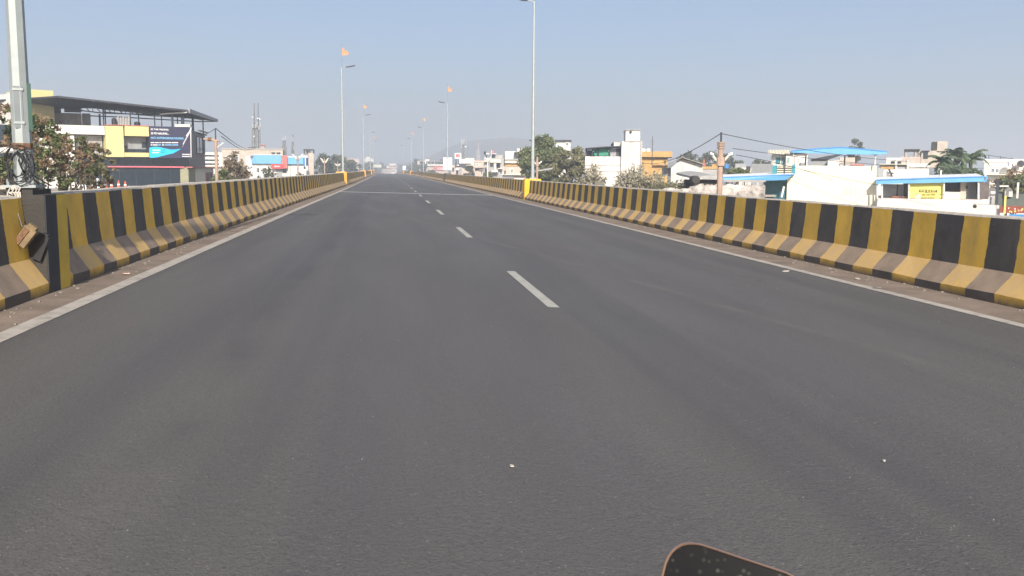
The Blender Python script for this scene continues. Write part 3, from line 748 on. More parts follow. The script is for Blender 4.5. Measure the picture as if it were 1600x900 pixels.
def bush(name, label, x, d, yt, yb, wpx, lm, n=900, leaf=.15, twigs=40, seed=3, group=None, cat='shrub'):
    """open twiggy shrub or small bare tree: upright branches with sparse leaves"""
    r = random.Random(seed); t = P(x, yt, d); bt = P(x, yb, d); W = wpx * d / F_PX / 2
    base = Vector((t.x, d, GZ)); T = Thing(name, label, cat, base, group); b = B(); cl = []
    root = Vector((t.x, d, bt.z - .4)); b.tube([base, root], [.12, .07], 6)
    for k in range(twigs):
        a = r.uniform(0, 6.28); u = r.random() ** .6; tip = Vector((t.x + W * u * math.cos(a), d + W * u * math.sin(a), bt.z + (t.z - bt.z) * (1 - .75 * u * u) * r.uniform(.45, 1.02)))
        mid = root.lerp(tip, .5) + Vector((r.uniform(-.2, .2), r.uniform(-.2, .2), .25))
        b.tube([root, mid, tip], [.03, .018, .006], 4)
        for q in (.35, .6, .8, 1.0): p = mid.lerp(tip, q); cl.append((p.x, p.y, p.z, .10 + .25 * r.random() * W / 2))
    T.part('branches', b, BARK); T.meshpart('foliage', leaf_mesh('foliage', cl, n, leaf, lm, seed=seed, base=base)); return T
def palm(x, d, ytop, rpx, label, seed, n=16):
    r = random.Random(seed); top = P(x, ytop, d); base = Vector((top.x + r.uniform(-.4, .4), d, GZ)); Rr = rpx * d / F_PX
    T = Thing('palm_tree', label, 'palm tree', base, 'palms behind the lean-to roof'); b = B()
    b.tube([base, base.lerp(top, .5) + Vector((.15, 0, 0)), top], [.22, .16, .12], 8); T.part('trunk', b, BARK)
    for k in range(n):
        az = k * 2.399 + r.uniform(-.3, .3); el = r.uniform(.1, 1.35); Ln = Rr * r.uniform(.8, 1.15)
        b = B(); pts = []; p = top.copy(); e = el
        for j in range(9):
            pts.append(p.copy()); p = p + Vector((math.cos(az) * math.cos(e), math.sin(az) * math.cos(e), math.sin(e))) * Ln / 8; e -= r.uniform(.14, .32)
        b.tube(pts, [.035 - .0035 * j for j in range(9)], 5)
        for j in range(1, 9):
            for h in (0, .33, .66):
                if j == 8 and h: continue
                q = pts[j].lerp(pts[min(j + 1, 8)], h); tg = (pts[j] - pts[j - 1]).normalized(); sd = tg.cross(Vector((0, 0, 1)))
                sd = sd.normalized() if sd.length > .05 else Vector((1, 0, 0)); ll = Rr * .34 * math.sin(math.pi * min(1, (j + h + .6) / 9.4)) ** .6 * r.uniform(.8, 1.1)
                for s in (-1, 1):
                    tip = q + (sd * s * .75 + tg * .55 + Vector((0, 0, -.55 + r.uniform(-.2, .2)))).normalized() * ll; w_ = tg * .045
                    m_ = q.lerp(tip, .5) + Vector((0, 0, .06 * ll)); b.poly([q - w_ * .7, m_ - w_ * .8, tip, m_ + w_ * .8, q + w_ * .7])
        T.part('frond', b, LEAFF)
    return T

# ------------------------------------------------------------------ small builders for the town
def win(T, F, x0, y0, x1, y1, pane=GLASSW, frame=WHT, bars=1, shade=None, par=None, n0=0.0):
    u0, z1 = F.uz(x0, y0); u1, z0 = F.uz(x1, y1); w_ = min(.07, (u1 - u0) * .14)
    b = B()
    F.box(b, u0, u0 + w_, z0, z1, n0, n0 + .07); F.box(b, u1 - w_, u1, z0, z1, n0, n0 + .07)
    F.box(b, u0 + w_, u1 - w_, z0, z0 + w_, n0, n0 + .07); F.box(b, u0 + w_, u1 - w_, z1 - w_, z1, n0, n0 + .07)
    for k in range(bars):
        u = u0 + (u1 - u0) * (k + 1) / (bars + 1); F.box(b, u - w_ * .3, u + w_ * .3, z0 + w_, z1 - w_, n0, n0 + .05)
    o = T.part('window', b, frame, parent=par)
    b = B(); F.box(b, u0 + w_ * .5, u1 - w_ * .5, z0 + w_ * .5, z1 - w_ * .5, n0, n0 + .02); T.part('pane', b, pane, parent=o) if par is None else None
    if shade:
        b = B(); F.box(b, u0 - .15, u1 + .15, z1 + .03, z1 + .13, n0, n0 + .5); T.part('sunshade', b, shade)
    return o
def R_(T, F, name, mt, x0, y0, x1, y1, n0=0.0, n1=.06, gz=None, parent=None, label=None):
    b = B(); F.rect(b, x0, y0, x1, y1, n0, n1, gz); return T.part(name, b, mt, label=label, parent=parent)
def block(name, label, cat, F, mt, x0, x1, yt, depth, group=None, n1=0.0, cap=None, capmat=None):
    u0, z1 = F.uz(x0, yt); u1, _ = F.uz(x1, yt); z1 = (z1 + _) / 2
    base = F.w((u0 + u1) / 2, GZ, -depth / 2); T = Thing(name, label, cat, base, group)
    b = B(); F.box(b, u0, u1, GZ, z1, -depth, n1); T.part('wall', b, mt)
    if cap:                                                    # parapet coping
        b = B()
        F.box(b, u0 - .08, u1 + .08, z1, z1 + cap, n1 - .22, n1 + .08); F.box(b, u0 - .08, u0 + .15, z1, z1 + cap, -depth, n1 - .225); F.box(b, u1 - .15, u1 + .08, z1, z1 + cap, -depth, n1 - .225)
        T.part('parapet', b, capmat or mt)
    T.F = F; T.u0, T.u1, T.z1 = u0, u1, z1; return T
def posts(T, F, xs, y0, y1, mt, r=.03, n=0.0, name='post', down=None):
    for x in xs:
        x = x if isinstance(x, tuple) else (x, x)
        a = F.px(x[0], y0, n); c = F.px(x[1], y1, n)
        if down is not None: c = Vector((a.x, a.y, down))
        b = B(); b.tube([a, c], r, 6); T.part(name, b, mt)
def tank(x, d, y0, y1, wpx, label, mt=BLACK, group='rooftop water tanks'):
    t = P(x, y0, d); c = P(x, y1, d); r = wpx * d / F_PX / 2; T = Thing('water_tank', label, 'water tank', c, group); b = B(); h = t.z - c.z
    b.tube([c, c + Vector((0, 0, h * .78))], r, 14); b.dome(c + Vector((0, 0, h * .78)), r, h * .18, 14, 3)
    for k in (.2, .4, .6): b.tube([c + Vector((0, 0, h * k)), c + Vector((0, 0, h * (k + .04)))], r * 1.04, 14)
    T.part('body', b, mt); b = B(); b.tube([c + Vector((0, 0, h * .93)), c + Vector((0, 0, h))], r * .3, 10); T.part('lid', b, mt); return T
def street_pole(x, d, ytop, label, r=.11, arm=None, heads=True, mt=POLEC, low=None, spike=0.0):
    """stepped steel pole on the service road with two raised lamp arms"""
    t = P(x, ytop, d); base = Vector((t.x, d, GZ)); T = Thing('street_light', label, 'street light', base, 'two armed street lights on the service roads'); H_ = t.z - GZ; b = B()
    b.tube([base, base + Vector((0, 0, H_ * .62)), base + Vector((0, 0, H_ * .621)), base + Vector((0, 0, H_))], [r, r * .95, r * .78, r * .74], 9); T.part('pole', b, mt)
    b = B(); b.box(base + Vector((0, 0, .03)), (.5, .5, .06)); T.part('base_plate', b, mt)
    if arm:
        ax, ay, hx = arm                                       # arm root y, arm tip y, half span in pixels
        z0 = P(x, ax, d).z; z1 = P(x, ay, d).z; hw = hx * d / F_PX
        b = B(); b.tube([(base.x, d, z0 - .12), (base.x, d, z0 + .14)], r * 1.25, 9); T.part('arm_collar', b, mt)
        for s in (-1, 1):
            b = B(); b.tube([(base.x + s * r * .7, d, z0), (base.x + s * hw * .75, d, z0 + (z1 - z0) * .85)], max(.04, d * .0009), 6); a = T.part('lamp_arm', b, POLEW)
            b = B(); p = Vector((base.x + s * hw * .68, d, z0 + (z1 - z0) * .86)); b.prism([p + Vector((0, -.07, -.01)), p + Vector((s * hw * .34, -.09, (z1 - z0) * .16)), p + Vector((s * hw * .34, .09, (z1 - z0) * .16)), p + Vector((0, .07, -.01))], (0, 0, .07)); T.part('lamp_head', b, WHT, parent=a)
    if spike:
        b = B(); tp = Vector((t.x, d, t.z)); b.tube([tp, tp + Vector((0, 0, spike))], .03, 6); T.part('spike', b, STEELD)
    if low:
        yl, xl_ = low; p = P(x, yl, d); q = P(xl_, yl - 2, d); b = B(); b.tube([p, p.lerp(q, .45)], .03, 6); a = T.part('low_arm', b, POLEW)
        b = B(); m_ = p.lerp(q, .4); b.prism([m_ + Vector((0, -.1, -.03)), q + Vector((0, -.08, 0)), q + Vector((0, .08, 0)), m_ + Vector((0, .1, -.03))], (0, 0, .10)); T.part('low_lamp', b, SHEET, parent=a)
    return T
def cable(p0, p1, sag, label, r=.012, group='overhead cables', mt=CABLE):
    b = B(); pts = [p0.lerp(p1, k / 14) + Vector((0, 0, -sag * 4 * (k / 14) * (1 - k / 14))) for k in range(15)]
    b.tube(pts, r, 5); return solo('overhead_cable', b, mt, label, 'cable', pts[7], group)
def text(T, F, s, x0, y0, x1, y1, mt, name='lettering', n=.02, bold=0.0, parent=None, shear=0):
    cu_ = bpy.data.curves.new('txt', 'FONT'); cu_.body = s; cu_.extrude = .004; cu_.offset = bold; cu_.shear = shear
    o = bpy.data.objects.new('txt', cu_); C.objects.link(o); bpy.context.view_layer.update()
    me = bpy.data.meshes.new_from_object(o.evaluated_get(bpy.context.evaluated_depsgraph_get())); bpy.data.objects.remove(o)
    u0, z1 = F.uz(x0, y0); u1, z0 = F.uz(x1, y1); co = [v.co.copy() for v in me.vertices]
    ax0 = min(c.x for c in co); ax1 = max(c.x for c in co); ay0 = min(c.y for c in co); ay1 = max(c.y for c in co)
    for v in me.vertices:
        u = u0 + (v.co.x - ax0) / (ax1 - ax0) * (u1 - u0); z = z0 + (v.co.y - ay0) / (ay1 - ay0) * (z1 - z0)
        v.co = F.w(u, z, n + v.co.z) - T.loc
    me.materials.clear(); me.materials.append(mt); me.name = name; return T.meshpart(name, me, parent)

# ================================================================== LEFT SIDE
# ---- big showroom with the canopy roof
F = Fac(63, 78, 293, 83)
T = block('showroom_building', 'dark glass showroom with yellow and white panels, advertising wall and a roof canopy on trusses', 'building', F, GLASSD, -60, 293, 198, 14)
R_(T, F, 'white_band', WHITE, 20, 193.5, 160, 211, 0, .9)
R_(T, F, 'white_column', WHITE, 60, 211.2, 117, 306, 0, .88)
R_(T, F, 'grey_recess', GREYW, 117.3, 211.3, 160, 243, 0, .12)
yb = R_(T, F, 'yellow_panel', LEMON, 160.2, 197, 190, 245.5, 0, 1.0)
R_(T, F, 'yellow_panel', LEMON, 190.2, 197, 228, 213.5, 0, 1.0); R_(T, F, 'yellow_panel', LEMON, 190.2, 238.5, 228, 245.5, 0, 1.0)
R_(T, F, 'red_coping', REDW, 160.2, 196, 228, 197, -.2, 1.05)
win(T, F, 190.2, 213.7, 228, 238.3, pane=SHEET, frame=OLIVE, bars=0, n0=.05)
for x0, y0, x1, y1 in ((192, 227, 198, 232), (221, 222, 228, 231), (192, 232.6, 228, 238)): R_(T, F, 'dark_pane', GLASSD, x0, y0, x1, y1, .05, .13)
for x in (199, 208, 217): R_(T, F, 'mullion', SHEETD, x, 232.6, x + .7, 238, .14, .2)
bb = R_(T, F, 'advertising_wall', NAVY, 228.3, 197.6, 293, 247.5, 0, 1.02)
def bp_(nm, mt, pts, n0=1.02, n1=1.032): b = B(); F.pol(b, pts, n0, n1); return T.part(nm, b, mt, parent=bb)
bp_('cyan_brush_stroke', CYAN, [(228.4, 231), (236, 229.6), (243, 229.8), (252, 232), (262, 234), (270, 233.6), (278, 232.6), (272, 236), (266, 239.6), (258, 241.5), (248, 244), (240, 246), (234, 246.6), (228.4, 246.4)])
for y in (234.6, 238): bp_('stroke_gap', mat('mid_blue_print', (.01, .22, .5)), [(246, y), (252, y - .6), (252, y + .6), (246.5, y + .9)], 1.033, 1.04)
text(T, F, '22 TAK PADHAI,', 230.4, 201.2, 258.5, 205, WHT, n=1.03, bold=.02, parent=bb)
text(T, F, '25 PE NAUKRI...', 230.4, 207.2, 258.8, 211, WHT, n=1.03, bold=.02, parent=bb)
text(T, F, 'NOT AUTONOMOUS DEGREES', 230.6, 214.2, 281.5, 218.4, mat('pale_blue_print', (.22, .52, .80)), n=1.03, bold=.02, parent=bb)
PBL = MATS['pale_blue_print']
for y, segs in ((222.6, [(230.5, 236, WHT), (237, 243, WHT), (244, 246, WHT), (247.5, 252, WHT), (253, 262, WHT), (263, 273, WHT)]), (226.2, [(230.5, 233, WHT), (234, 241, WHT), (242, 246, PBL), (248, 251, WHT), (252.5, 263, PBL), (264, 273, PBL)]), (234.3, [(233, 238, WHT), (238.6, 245, WHT)]), (238, [(232.5, 237, WHT), (237.6, 243.5, WHT)])):
    for a, c, mt in segs: bp_('small_print', mt, [(a, y), (c, y), (c, y + 1.3), (a, y + 1.3)], 1.034, 1.042)
SIL = mat('silver_print', (.62, .60, .60))
for q in ([(291.6, 200), (293, 199.5), (293.6, 246), (292.4, 246)], [(291.4, 202), (292.6, 205), (280, 228), (278.6, 231.8)], [(290.4, 205), (291, 203.6), (286, 213.6), (284.6, 213)], [(285.6, 214.4), (286.4, 215), (281, 226), (279.8, 226)], [(279, 240.6), (291.6, 240.8), (291.6, 242.2), (279, 242)], [(279, 243.8), (291.6, 244), (291.6, 245.2), (279, 245.2)]): bp_('silver_line', SIL, q, 1.034, 1.044)
R_(T, F, 'red_strip', mat('pink_red_strip', (.70, .16, .20), rough=.4), 118, 259, 287, 262, 0, .25)
for x in (135, 160, 186, 212, 240, 266): R_(T, F, 'glazing_bar', SHEETD, x, 248, x + .9, 300, 0, .06)
R_(T, F, 'glazing_bar', SHEETD, 118, 268, 287, 269, 0, .07)
R_(T, F, 'porch_roof', CONC, 60, 293.5, 290, 299, 0, 8.5)
# side wing turning away to the right
S = Fac(293.6, 83.2, 321, 96)
b = B(); S.box(b, 0, S.L, GZ, T.z1 + .1, -6, 0); T.part('side_wall', b, BROWNC)
w_ = win(T, S, 306, 212, 317, 241, pane=GLASSD, frame=SHEETD, bars=1)
R_(T, S, 'cream_band', CREAM, 309, 203, 320.5, 208, 0, .3); R_(T, S, 'dark_band', SHEETD, 309, 208.4, 320.5, 210.5, 0, .2)
R_(T, S, 'sill_band', REDW, 306, 243, 320, 245, 0, .15); R_(T, S, 'side_pipe', GALV, 318.4, 212, 319.3, 240, 0, .1)
S2 = Fac(291, 82, 333, 92); b = B(); u1, z1 = S2.uz(333, 262); S2.box(b, S2.uz(294.2, 262)[0], S2.L, GZ, z1, -3, 0); T.part('annex_wall', b, OLIVE)
R_(T, S2, 'annex_cream', CREAM, 305, 262.5, 332.6, 300, 0, .12); R_(T, S2, 'annex_eave', REDW, 293, 260.5, 333.4, 262.3, -.1, .4); win(T, S2, 318.6, 269, 329, 285, frame=REDW, n0=.121)
# rooftop rooms
G = Fac(40, 84, 100, 86)
b = B(); u0, z1 = G.uz(46.5, 139.5); u1, _ = G.uz(83, 139.5); G.box(b, u0, u1, T.z1, z1, -5, 0); pr = T.part('penthouse', b, LEMON)
b = B(); u0, z1 = G.uz(14, 146); u1, _ = G.uz(46, 146); G.box(b, u0, u1, T.z1, z1, -5, -.2); T.part('penthouse_wing', b, WHITE)
G2 = Fac(40, 87, 142, 88.5)
for nm, mt, x0, y0, x1, y1, dn in (('terrace_room', BEIGE, 30, 174.5, 128, 196, 3.4), ('terrace_shed', GREYW, 128.2, 177, 142, 196, 3.0), ('dark_store', SHEETD, 54, 160, 95, 174.2, 2.5), ('dark_store', SHEETD, 100, 167.5, 127, 174.2, 2.0)):
    b = B(); u0, z1 = G2.uz(x0, y0); u1, z0 = G2.uz(x1, y1); G2.box(b, u0, u1, z0, z1, -dn, 0); T.part(nm, b, mt)
for x in (75, 107, 115): R_(T, G2, 'room_post', SHEETD, x, 174.5, x + 1, 195, 0, .1)
R_(T, G2, 'room_window', REDW, 92, 188.5, 97, 194, 0, .05); R_(T, G2, 'room_window', GLASSD, 98, 188.5, 107, 194, 0, .05)
# canopy roof
top = [P(-70, 160, 88), P(92, 149.5, 80), P(294, 171.5, 83.5), P(338.5, 187.5, 96), P(140, 166.5, 96), P(-60, 172, 100)]
b = B(); b.prism(top, (0, 0, -.14)); can = T.part('canopy_roof', b, SHEETD)
b = B(); b.prism([P(294.2, 169.8, 83.6), P(338.8, 186.3, 96.2), P(338.8, 190.2, 96.2), P(294.2, 176.8, 83.6)], (.12, .0, 0)); T.part('canopy_gutter', b, SHEET)
for k in range(9):
    u = k / 8; a = top[1].lerp(top[2], u); c = top[4].lerp(top[3], u); b = B(); o = Vector((0, 0, -.15)); b.tube([a + o, c + o], .05, 4); T.part('purlin', b, STEELD, parent=can)
b = B(); b.tube([P(250, 178.3, 84), P(292, 175.5, 83.6), P(293.6, 171.5, 83.6)], .07, 6); T.part('downpipe', b, POLEW)
def beam(pts, r=.05, nm='truss_chord', mt=STEELD): b = B(); b.tube(pts, r, 5); T.part(nm, b, mt)
beam([P(120, 172, 84), P(160, 176.6, 84), P(270, 180.4, 84.5), P(320, 186, 92)])
beam([P(140, 181, 90), P(190, 183, 90), P(310, 190, 93), P(337, 189.6, 96)])
beam([P(160, 174.8, 88), P(240, 181.2, 88), P(300, 184, 92)], .04)
for k in range(9):
    x = 128 + k * 17; u = (x - 120) / 150; yb_ = 173 + u * 7; yt_ = 160 + (x - 128) * .105
    beam([P(x, yt_ + 1, 84.2), P(x + 12, yb_ + 1, 84.2)], .035, 'truss_brace'); beam([P(x, yt_, 84.2), P(x, yb_ + 1, 84.2)], .03, 'truss_brace')
for x, yt_, d_, r in ((161, 170, 83.2, .06), (164, 171, 86, .05), (203, 169, 83.4, .04), (216, 171, 83.6, .05), (241, 174, 83.8, .05), (252, 176, 84, .05), (269, 178, 84, .10), (277, 180, 86, .05), (285, 178, 84.4, .14), (301, 184, 90, .10), (317, 187, 93, .06), (155.5, 178, 86, .08)):
    a = P(x, yt_, d_); b = B(); b.tube([a, Vector((a.x, a.y, T.z1 - .05))], r, 6); T.part('canopy_post', b, STEELD)
b = B(); q = P(287, 196.6, 83); b.box(q, (1.2, .9, .2)); T.part('coping_block', b, CREAM)
tank(178.5, 82.6, 184, 195.3, 7, 'dark tank at the left end of the group on the showroom roof')
tank(214.5, 83, 190, 196, 8.5, 'low dark tank standing alone on the showroom roof edge')
for k in range(5):
    a = P(184.5 + k * 4.2, 195.5, 83); c = P(184.5 + k * 4.2, 183.5 + (k % 2) * 1.5, 83); b = B(); b.tube([a, c], [.11, .10], 9); b.tube([c, c + Vector((0, 0, .10))], [.06, .04], 7)
    solo('rolled_tarpaulin', b, GREYW, 'one of the grey rolled tarpaulins standing between the roof tanks', 'tarpaulin', a, 'rolled tarpaulins on the showroom roof')
# things along the porch roof behind the barrier
pz = None
PF = Fac(60, 71, 290, 75)
def onporch(x, d): return P(x, 294.2, d)
for x, lb in ((127, 'white air conditioner unit behind the barrier, left of the pair'), (139.5, 'white air conditioner unit behind the barrier, right of the pair')):
    c = P(x, 296.5, 70); A = Thing('air_conditioner', lb, 'air conditioner', c, 'air conditioner units on the porch roof'); b = B(); b.box(c + Vector((0, 0, .17)), (.46, .2, .36)); A.part('case', b, WHT)
    b = B(); b.tube([c + Vector((.04, -.10, .18)), c + Vector((.04, -.125, .18))], .13, 12); A.part('fan_grille', b, SHEETD)
for x, yt_, lb in ((165.5, 283, 'first orange traffic cone from the left behind the barrier'), (174.5, 284, 'second orange traffic cone from the left behind the barrier'), (185.5, 282, 'third orange traffic cone, standing clear behind the barrier'), (196, 283, 'rightmost orange traffic cone behind the barrier')):
    d_ = 70.5; c = P(x, 295.5, d_); h = P(x, yt_, d_).z - c.z; A = Thing('traffic_cone', lb, 'traffic cone', c, 'orange traffic cones behind the left barrier')
    b = B(); b.box(c + Vector((0, 0, .02)), (.34, .34, .04)); b.tube([c + Vector((0, 0, .04)), c + Vector((.01, 0, h))], [.13, .035], 10); A.part('cone_body', b, CONE)
    b = B(); b.tube([c + Vector((.004, 0, h * .45)), c + Vector((.006, 0, h * .62))], [.098, .083], 10); A.part('white_band', b, WHT)
b = B(); c = P(206, 294, 71); b.box(c + Vector((0, 0, .08)), (.48, .3, .14)); solo('carton', b, WHT, 'flat white carton lying on the porch roof right of the cones', 'carton', c)
b = B(); c = P(155, 295, 70.5); b.box(c + Vector((0, 0, .2)), (.5, .35, .42)); b.box(c + Vector((-.1, -.02, .56)), (.24, .3, .3)); solo('white_crate', b, WHT, 'pale stacked crates left of the orange cones', 'crate', c)
# trees in front of the showroom
tree('street_tree', 'rust and green tree behind the nearest lamp post, by the left picture edge', 20, 27, 158, 312, 160, LEAFG, n=5600, leaf=.058, ncl=95, cr_=.10, seed=21, lm2=LEAFR, share=.75, depth=1.5)
tree('street_tree', 'sparse rust leaved tree in front of the white column of the showroom', 92, 33, 196, 312, 120, LEAFG, n=2900, leaf=.07, ncl=64, cr_=.10, seed=22, lm2=LEAFR, share=.7, depth=1.3)
tree('street_tree', 'small rust topped tree before the dark glass of the showroom', 142, 38, 214, 312, 70, LEAFO, n=1700, leaf=.075, ncl=40, cr_=.13, seed=23, lm2=LEAFR, share=.9, depth=1.0)
# ---- poles, wires, blue shop
pu = street_pole(337, 46, 220, 'tall cream and rust pole with a cross arm right of the showroom', r=.10, spike=.55)
pd = Vector((pu.loc.x, 46, 0))
b = B(); p = P(337, 219, 46); b.tube([P(318, 217, 46), P(343, 220, 46)], .05, 6); pu.part('cross_arm', b, POLEC); b = B(); b.tube([P(325, 217.5, 46), P(330, 217.8, 46)], .10, 8); pu.part('insulator', b, RUST)
b = B(); b.tube([P(337, 235, 46), P(341, 229, 46), P(349.5, 223, 46)], .03, 6); pu.part('side_arm', b, POLEW)
tip = P(337, 200.5, 46)
cable(tip, P(396, 232, 172), .5, 'upper black cable running from the cross arm pole to the mast building', .02)
cable(P(346, 213, 47), P(390, 233, 172), .4, 'lower black cable beside the upper one, running to the mast building', .02)
cable(tip, P(300, 206, 90), .3, 'short cable from the cross arm pole top to the showroom corner', .015)
F = FP(318, 346, 150); T = block('house', 'small white house with dark floor bands between the showroom and the cross arm pole', 'house', F, WHITE, 319, 347, 238, 8)
for y in (242, 249, 255): R_(T, F, 'window', GLASSD, 320, y, 342, y + 2.6, 0, .05)
R_(T, F, 'roof', PINK, 318, 259, 347, 261, -.1, .5)
F = FP(376, 442, 172)
T = block('building', 'beige flat roofed building carrying the tall twin masts', 'building', F, BEIGE, 346, 442, 234, 14, cap=.25, capmat=CONC)
R_(T, F, 'roof_room', BEIGE, 388, 231, 398, 234.2, -4, -.5); R_(T, F, 'roof_room', CONC, 406.5, 227, 413.5, 234.2, -4, -.5); R_(T, F, 'roof_slab', REDW, 405.5, 226, 414.5, 227.2, -4.2, -.3); R_(T, F, 'roof_slab', DCONC, 387, 230.2, 399, 231.4, -4.2, -.3)
for x0 in (424, 432): R_(T, F, 'dark_opening', GLASSD, x0, 238, x0 + 6, 242, 0, .05)
for x0 in (352, 360, 368): win(T, F, x0, 244, x0 + 5, 252)
def mast(label, legs, d, yb_, sway=.35, panels=(), dishes=(), mt=None):
    mt = mt or mat('mast_grey_steel', (.13, .135, .14), rough=.6)
    c = P(sum(x for x, _ in legs) / len(legs), yb_, d); A = Thing('antenna_mast', label, 'antenna mast', c, 'antenna masts on the rooftops')
    for x, yt_ in legs:
        p0 = P(x, yb_, d); p1 = P(x, yt_, d); ym = yt_ + (yb_ - yt_) * .42; pm = P(x, ym, d); hw = sway
        for sx, sy in ((-1, -1), (1, -1), (0, 1)):
            o = Vector((sx * hw, sy * hw, 0)); b = B(); b.tube([p0 + o, pm + o * .6], .0007 * d + .02, 4); A.part('mast_leg', b, mt)
        b = B(); n = 9
        for k in range(n):
            za = p0.lerp(pm, k / n); zb = p0.lerp(pm, (k + 1) / n); w0 = hw * (1 - .4 * k / n); s = 1 if k % 2 else -1
            b.tube([za + Vector((-s * w0, -w0, 0)), zb + Vector((s * w0, -w0, 0))], .0004 * d, 4); b.tube([za + Vector((-w0, -w0, 0)), za + Vector((w0, -w0, 0))], .0002 * d, 4)
        A.part('bracing', b, mt)
        b = B(); b.tube([pm, p1], [.0007 * d, .0005 * d], 5); A.part('top_pole', b, mt)
    for x, y, h in panels: q = P(x, y, d - .6); b = B(); b.box(q, (1.9 * d / F_PX, 1.2 * d / F_PX, h * 5.0 * d / F_PX)); A.part('panel_antenna', b, SHEET)
    for x, y in dishes: q = P(x, y, d - .5); b = B(); b.tube([q, q + Vector((0, -.14, 0))], [1.0 * d / F_PX, 1.1 * d / F_PX], 12); A.part('dish', b, POLEW)
    return A
mast('tall pair of lattice masts with panel antennas on the beige roof', [(397.5, 161), (403.5, 161)], 180, 236, .40, panels=[(395, 196, 1.5), (399.2, 197, 1.3), (401.8, 195, 1.5), (406.4, 196, 1.6), (404.8, 200, 1.1)], dishes=[(395, 183), (403, 185), (406, 186), (397, 213)])
mast('left of the two short antenna masts above the blue shop', [(442.6, 214), (445.6, 218)], 178, 242, .2, panels=[(442.6, 217, 1.0), (446, 216, 1.2)])
mast('right of the two short antenna masts above the blue shop', [(457.6, 210)], 178, 242, .2, panels=[(457.2, 218, 1.3), (459, 232, 1.0)])
F = FP(392, 478, 156)
T = block('shop_building', 'white shop building with a sky blue fascia and a red sign', 'shop', F, WHITE, 384, 478, 244, 12)
R_(T, F, 'blue_fascia', BLUE, 393, 242.3, 440, 256, 0, .5); R_(T, F, 'blue_fascia', BLUE, 449.5, 245.5, 474, 256.6, 0, .5)
F3 = Fac(474, 155.4, 480, 160); R_(T, F3, 'fascia_return', BLUED, 474.2, 246, 479.5, 259, 0, .2)
R_(T, F, 'white_coping', WHITE, 393, 240.8, 440, 242.1, -.1, .55)
R_(T, F, 'red_pylon', REDW, 441, 243, 449.3, 263, 0, .9); rs_ = R_(T, F, 'red_signboard', RED, 424, 256.4, 443.8, 263.4, .5, 1.0)
text(T, F, 'Ajuba..', 428, 258.4, 438.5, 261.6, WHT, n=1.02, bold=.015, shear=.25)
R_(T, F, 'shutter', SHEET, 432, 264.5, 441, 277, 0, .1); R_(T, F, 'dark_door', GLASSD, 441.3, 264, 448, 270, 0, .1); R_(T, F, 'drain_pipe', GALVD, 453, 257, 454, 277, 0, .12); R_(T, F, 'dark_opening', GLASSD, 474.6, 260, 477.5, 264, 0, .05)
R_(T, F, 'dark_corner', BROWNC, 391.4, 243.5, 396, 247, .52, .56)
for x0 in (400, 410): win(T, F, x0, 262, x0 + 6, 270)
F = FP(470, 492, 172); T = block('tower_house', 'narrow beige tower with an open dark top right of the blue shop', 'building', F, PINK, 482, 489, 239, 5)
R_(T, F, 'column', BEIGE, 488.9, 239, 491, 290, -1, 0); R_(T, F, 'top_slab', DCONC, 474, 233, 491, 234.6, -4, .2); posts(T, F, (475.5, 480, 490.3), 234.5, 240, DCONC, .12); R_(T, F, 'top_room', PINK, 478, 235.5, 485, 240, -3, -.6); R_(T, F, 'low_wing', WHITE, 472, 243, 482, 290, -3, -.1)
street_pole(465, 100, 244, 'cream street light with two raised arms before the blue shop', r=.11, arm=(249, 241.5, 8.5))
street_pole(507, 143, 247.5, 'cream street light before the dark trees, left of the thin one', r=.12, arm=(254.5, 247.5, 6.5))
street_pole(527.6, 178, 252, 'thin street light with low white lamps beside the slim lamp post', r=.11, arm=(259, 256, 4.5), low=(265.5, 536))
bush('tree', 'brown dry tree between the cross arm pole and the blue shop', 366, 62, 232, 290, 50, LEAFD, n=1500, leaf=.13, twigs=46, seed=31, cat='tree')
bush('tree', 'small dark bush in front of the white shop wall', 418, 104, 262, 292, 40, LEAFB, n=900, leaf=.14, twigs=30, seed=32, cat='shrub')
tree('tree', 'low green bush under the brown dry tree', 350, 58, 265, 296, 36, LEAFG, n=1000, leaf=.14, ncl=12, seed=33, cat='shrub')
bush('tree', 'little shrub at the foot of the cream street light by the shop', 470, 142, 263, 285, 20, LEAFG, n=400, leaf=.15, twigs=16, seed=34, cat='shrub')
for i, (x, d, yt_, wx, lb) in enumerate(((505, 200, 240, 38, 'rounded dark tree behind the cream street light'), (520, 220, 238, 30, 'tallest dark tree left of the slim lamp post'), (545, 330, 247, 44, 'dark tree just right of the slim lamp post'), (533, 270, 243, 40, 'dark tree directly behind the slim lamp post'), (577, 560, 254, 30, 'faint tree at the very end of the left barrier'), (563, 450, 253, 34, 'low far tree at the end of the left barrier'), (594, 760, 253, 30, 'blue grey far tree left of the road end'), (604, 800, 256, 34, 'blue grey far tree right behind the road end'))):
    tree('tree', lb, x, d, yt_, 282, wx, LEAFB, n=1700, leaf=d * .0017, ncl=16, seed=50 + i, group='dark trees at the end of the left barrier')
F = FP(538, 562, 440); T = block('house', 'pale far house with dark openings behind the slim lamp post', 'house', F, PINK, 541, 561, 249, 8, cap=.3)
for x0 in (546, 552): win(T, F, x0, 253, x0 + 4, 257)
F = FP(566, 585, 700); T = block('building', 'jumbled whitish building at the far end of the left barrier', 'building', F, WHITE, 568, 584, 249, 12, cap=.3)
R_(T, F, 'roof_room', WHITE, 572, 245, 578, 249, -5, -1); R_(T, F, 'roof_room', BEIGE, 579, 247, 583, 249, -5, -1)
for y in (252, 257, 262):
    for x0 in (569.5, 574, 579): win(T, F, x0, y, x0 + 2.4, y + 2.6, bars=0)
